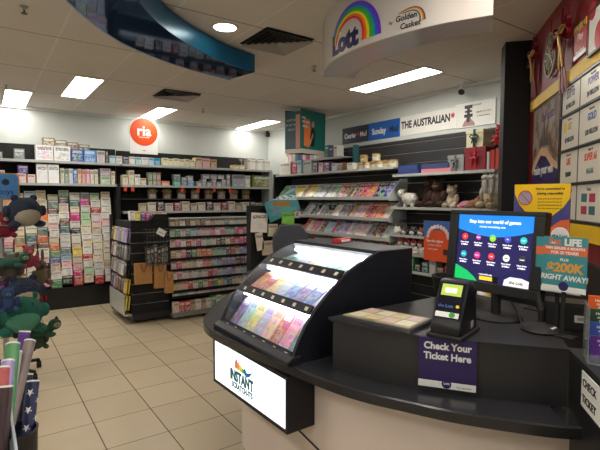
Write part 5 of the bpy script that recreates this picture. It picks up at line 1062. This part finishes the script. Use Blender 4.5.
t = thing('toy_sign', 'blue rounded sign with gold border at the top of the toy stand', 'sign', F((.13, 5.05, 1.86), (1, 0, 0), (0, 0, 1)))
rr_ = lambda w, h, r: [(sx*(w-r)+r*cos(a), sy*(h-r)+r*sin(a)) for sx, sy, a0 in ((1, 1, 0), (-1, 1, 90), (-1, -1, 180), (1, -1, 270)) for a in [math.radians(a0+q*22.5) for q in range(5)]]
M().prism(rr_(.17, .125, .04), -.008, 0).obj('border', mat('gold_border', (176, 140, 60), .4, .3), t); M().prism(rr_(.16, .115, .035), 0, .004).obj('face', mat('mid_blue_print', (56, 120, 180), .4, var=.08), t); L(t, 'soft toys', 0, -.05, .07, navyi, .001, z=.0045)
M().prism([(.06+.03*cos(k*PI/6), .04+.03*sin(k*PI/6)) for k in range(12)], .004, .006).obj('dark_print', ink, t)
def PT(px, py, y, r=0): p = at(px, py, 'y', y); return Matrix.Translation(p) @ Matrix.Rotation(r, 4, 'Z')
navy_ = (42, 54, 84)
FP = [((25, 227), 5.0, .62, navy_, (200, 186, 160), 'round', 'navy and cream round plush at the top of the toy stand', .3),
      ((6, 238), 5.05, .45, (176, 40, 60), (220, 200, 190), 'bear', 'red and white plush hanging left of the navy one', .1),
      ((8, 268), 4.95, .5, (56, 120, 96), (150, 170, 130), 'lying', 'green plush lying above the large navy toy', 0),
      ((29, 268), 5.0, .4, (226, 84, 112), (240, 150, 110), 'bear', 'bright pink plush bear on the toy stand', .2),
      ((12, 282), 5.0, .5, (128, 112, 96), (160, 150, 130), 'bear', 'grey brown plush on the toy stand below the green one', -.2),
      ((41, 285), 5.1, .5, (150, 134, 104), (80, 70, 60), 'bunny', 'leopard-spotted beige plush at the right side of the stand', .3),
      ((24, 308), 4.85, .62, navy_, (206, 190, 160), 'round', 'large navy plush with big cream belly in the middle of the stand', .25),
      ((3, 308), 4.95, .5, (96, 40, 110), (150, 100, 150), 'bear', 'purple plush at the left edge of the toy stand', 0),
      ((38, 308), 5.05, .36, (190, 36, 50), (80, 120, 90), 'bear', 'small red plush tucked behind the navy belly toy', .3),
      ((22, 332), 4.75, .74, (30, 126, 104), (90, 170, 140), 'round', 'teal green plush heaped at the bottom of the stand', .1),
      ((36, 338), 4.85, .6, (48, 110, 80), (196, 178, 130), 'lying', 'dark green plush with tan snout sticking out to the right', .1),
      ((2, 335), 4.8, .55, (70, 110, 100), (170, 120, 80), 'bear', 'teal plush at the bottom left of the stand', 0),
      ((9, 312), 4.6, .4, (60, 90, 150), (90, 120, 180), 'bear', 'small blue plush resting on the teal heap', 0),
      ((38, 349), 4.9, .42, (76, 96, 70), (60, 110, 130), 'bear', 'olive plush with blue feet hanging lowest on the stand', .2)]
for (px, py), y, s, c1, c2, kd, lb, r in FP: plush(PT(px, py, y, r), s*.88, tuple(q*.72+8 for q in c1), tuple(q*.8+8 for q in c2), lb, kd, group='soft toys on the wheeled stand')
# gift wrap rolls
def roll(p0, p1, r, cn, lb, pm=None, extra=None):
    t = thing('wrapping_roll', lb, 'gift wrap roll', Matrix.Translation(p1), 'rolls of gift wrap'); a = Vector(p0)-Vector(p1)
    M().cyl(a, (0, 0, 0), r, n=20, cap=False).obj('paper', pm or mat('wrap_'+cn, PAL.get(cn, (120, 120, 120)), .35, var=.12, bscale=25), t, smooth=True)
    d = -a.normalized(); M().cyl(d*-.3, d*.001, r*.9, n=20, cap=False).cyl(d*-.02, d*-.015, r*.7, n=20).obj('core', mat('cardboard_core', (168, 150, 124), .8, var=.05), t, smooth=True)
    m = M(); q = d.to_track_quat('Z', 'Y').to_matrix(); rg = lambda rr, o: [d*o+q @ Vector((rr*cos(2*PI*k/20), rr*sin(2*PI*k/20), 0)) for k in range(20)]
    m.loft([rg(r*1.02, -.006), rg(r*1.02, .002), rg(r*.8, .002), rg(r*.8, -.006)], cap=False).obj('rim', white, t); return t
def RL(px, py, y, px2, py2, y2, r, cn, lb, pm=None): return roll(at(px2, py2, 'y', y2), at(px, py, 'y', y), r, cn, lb, pm)
navw = mat('wrap_navy_gloss', (34, 42, 84), .3, var=.05)
st = RL(33, 381, 2.75, 25, 455, 2.6, .031, 'navy', 'navy gift wrap roll with white stars standing in the black bin', navw)
# stars on roll
a = at(33, 381, 'y', 2.75); b_ = at(25, 455, 'y', 2.6); ax = (b_-a).normalized(); L_ = (b_-a).length
tow = (EYE-a); tow = (tow-ax*tow.dot(ax)).normalized(); sd = ax.cross(tow).normalized()
for k in range(5):
    for q in (-1.5, 0, 1.5):
        m = M(); vs = [Vector((0, 0, 0))]
        for j in range(10): rr2 = .02 if j % 2 == 0 else .0085; vs.append((rr2*sin(j*PI/5), rr2*cos(j*PI/5)))
        pts = []
        for vv in vs[1:]+[(0, 0)]:
            th = q+vv[0]/.0312+.25; dd = .06+k*.085+(.04 if q else 0)+vv[1]; pts.append(ax*dd+(tow*cos(th)+sd*sin(th))*.0318)
        m.add(pts, [(j, (j+1) % 10, 10) for j in range(10)]).obj('star_print', white, st)
RL(27, 374, 2.83, 19, 450, 2.7, .03, 'navy', 'plain dark navy gift wrap roll behind the star roll', mat('wrap_midnight', (28, 32, 48), .3, var=.1))
t = thing('waste_bin', 'round black bin holding the star gift wrap roll', 'bin', (0, 0, 0)); c = at(22, 428, 'y', 2.62); place(t, Matrix.Translation((c.x-.03, c.y, 0)))
hb = c.z; M().lathe([(.08, 0), (.1, hb*.98), (.104, hb), (.094, hb), (.075, .02)]).obj('tub', mat('black_bin_plastic', (30, 31, 34), .45, bump=.05), t, smooth=False)
gb = thing('gift_wrap_dump_bin', 'white slotted dump bin of gift wrap rolls at the bottom left edge', 'display bin', (-.115, 2.15, 0))
M().box(-.22, .2, -.45, .45, 0, .02).box(.19, .2, -.45, .45, .02, .8).box(-.22, -.21, -.45, .45, .02, .8).box(-.21, .19, .44, .45, .02, .8).box(-.21, .19, -.45, -.44, .02, .8).obj('bin', mat('pale_grey_bin', (176, 184, 190), .35, var=.03), gb)
for k in range(4): M().box(.2, .203, -.43+k*.21, -.24+k*.21, .1, .72).obj('graphic', mat('dump_graphic'+str(k), [(206, 196, 180), (150, 70, 60), (214, 206, 196), (190, 180, 160)][k], .5, var=.4, bscale=14), gb)
RL(25, 331, 3.05, 10, 415, 2.95, .03, 'purple', 'purple gift wrap roll standing farthest back in the dump bin')
RL(13, 344, 2.6, 4, 440, 2.35, .031, 'green', 'bright green gift wrap roll in the dump bin')
RL(30, 341, 2.75, 9, 425, 2.5, .027, 'brown', 'grey-brown glossy gift wrap roll leaning to the right', mat('wrap_taupe', (132, 116, 112), .3, var=.2, bscale=10))
RL(8, 361, 2.5, 2, 440, 2.3, .028, 'lilac', 'lilac gift wrap roll left of the green one')
RL(3, 367, 2.35, -4, 450, 2.2, .027, 'red', 'red and white gift wrap roll at the left edge', mat('wrap_redwhite', (190, 90, 90), .4, var=.5, bscale=30))
RL(5, 386, 2.2, -3, 470, 2.1, .03, 'brown', 'dark brown gift wrap roll lowest at the left edge', mat('wrap_dark', (70, 54, 56), .35, var=.2))
RL(18, 352, 2.7, 5, 430, 2.45, .02, 'silver', 'thin silver gift wrap roll right of the green one')

# ------------------------------------------------------------------ light and look
w = bpy.data.worlds.new('world'); bpy.context.scene.world = w; w.use_nodes = True; w.node_tree.nodes['Background'].inputs[0].default_value = (.9, .92, 1, 1); w.node_tree.nodes['Background'].inputs[1].default_value = .2
sc = bpy.context.scene
sc.view_settings.view_transform = 'Standard'; sc.view_settings.look = 'None'; sc.view_settings.gamma = 1; sc.view_settings.exposure = 1.55
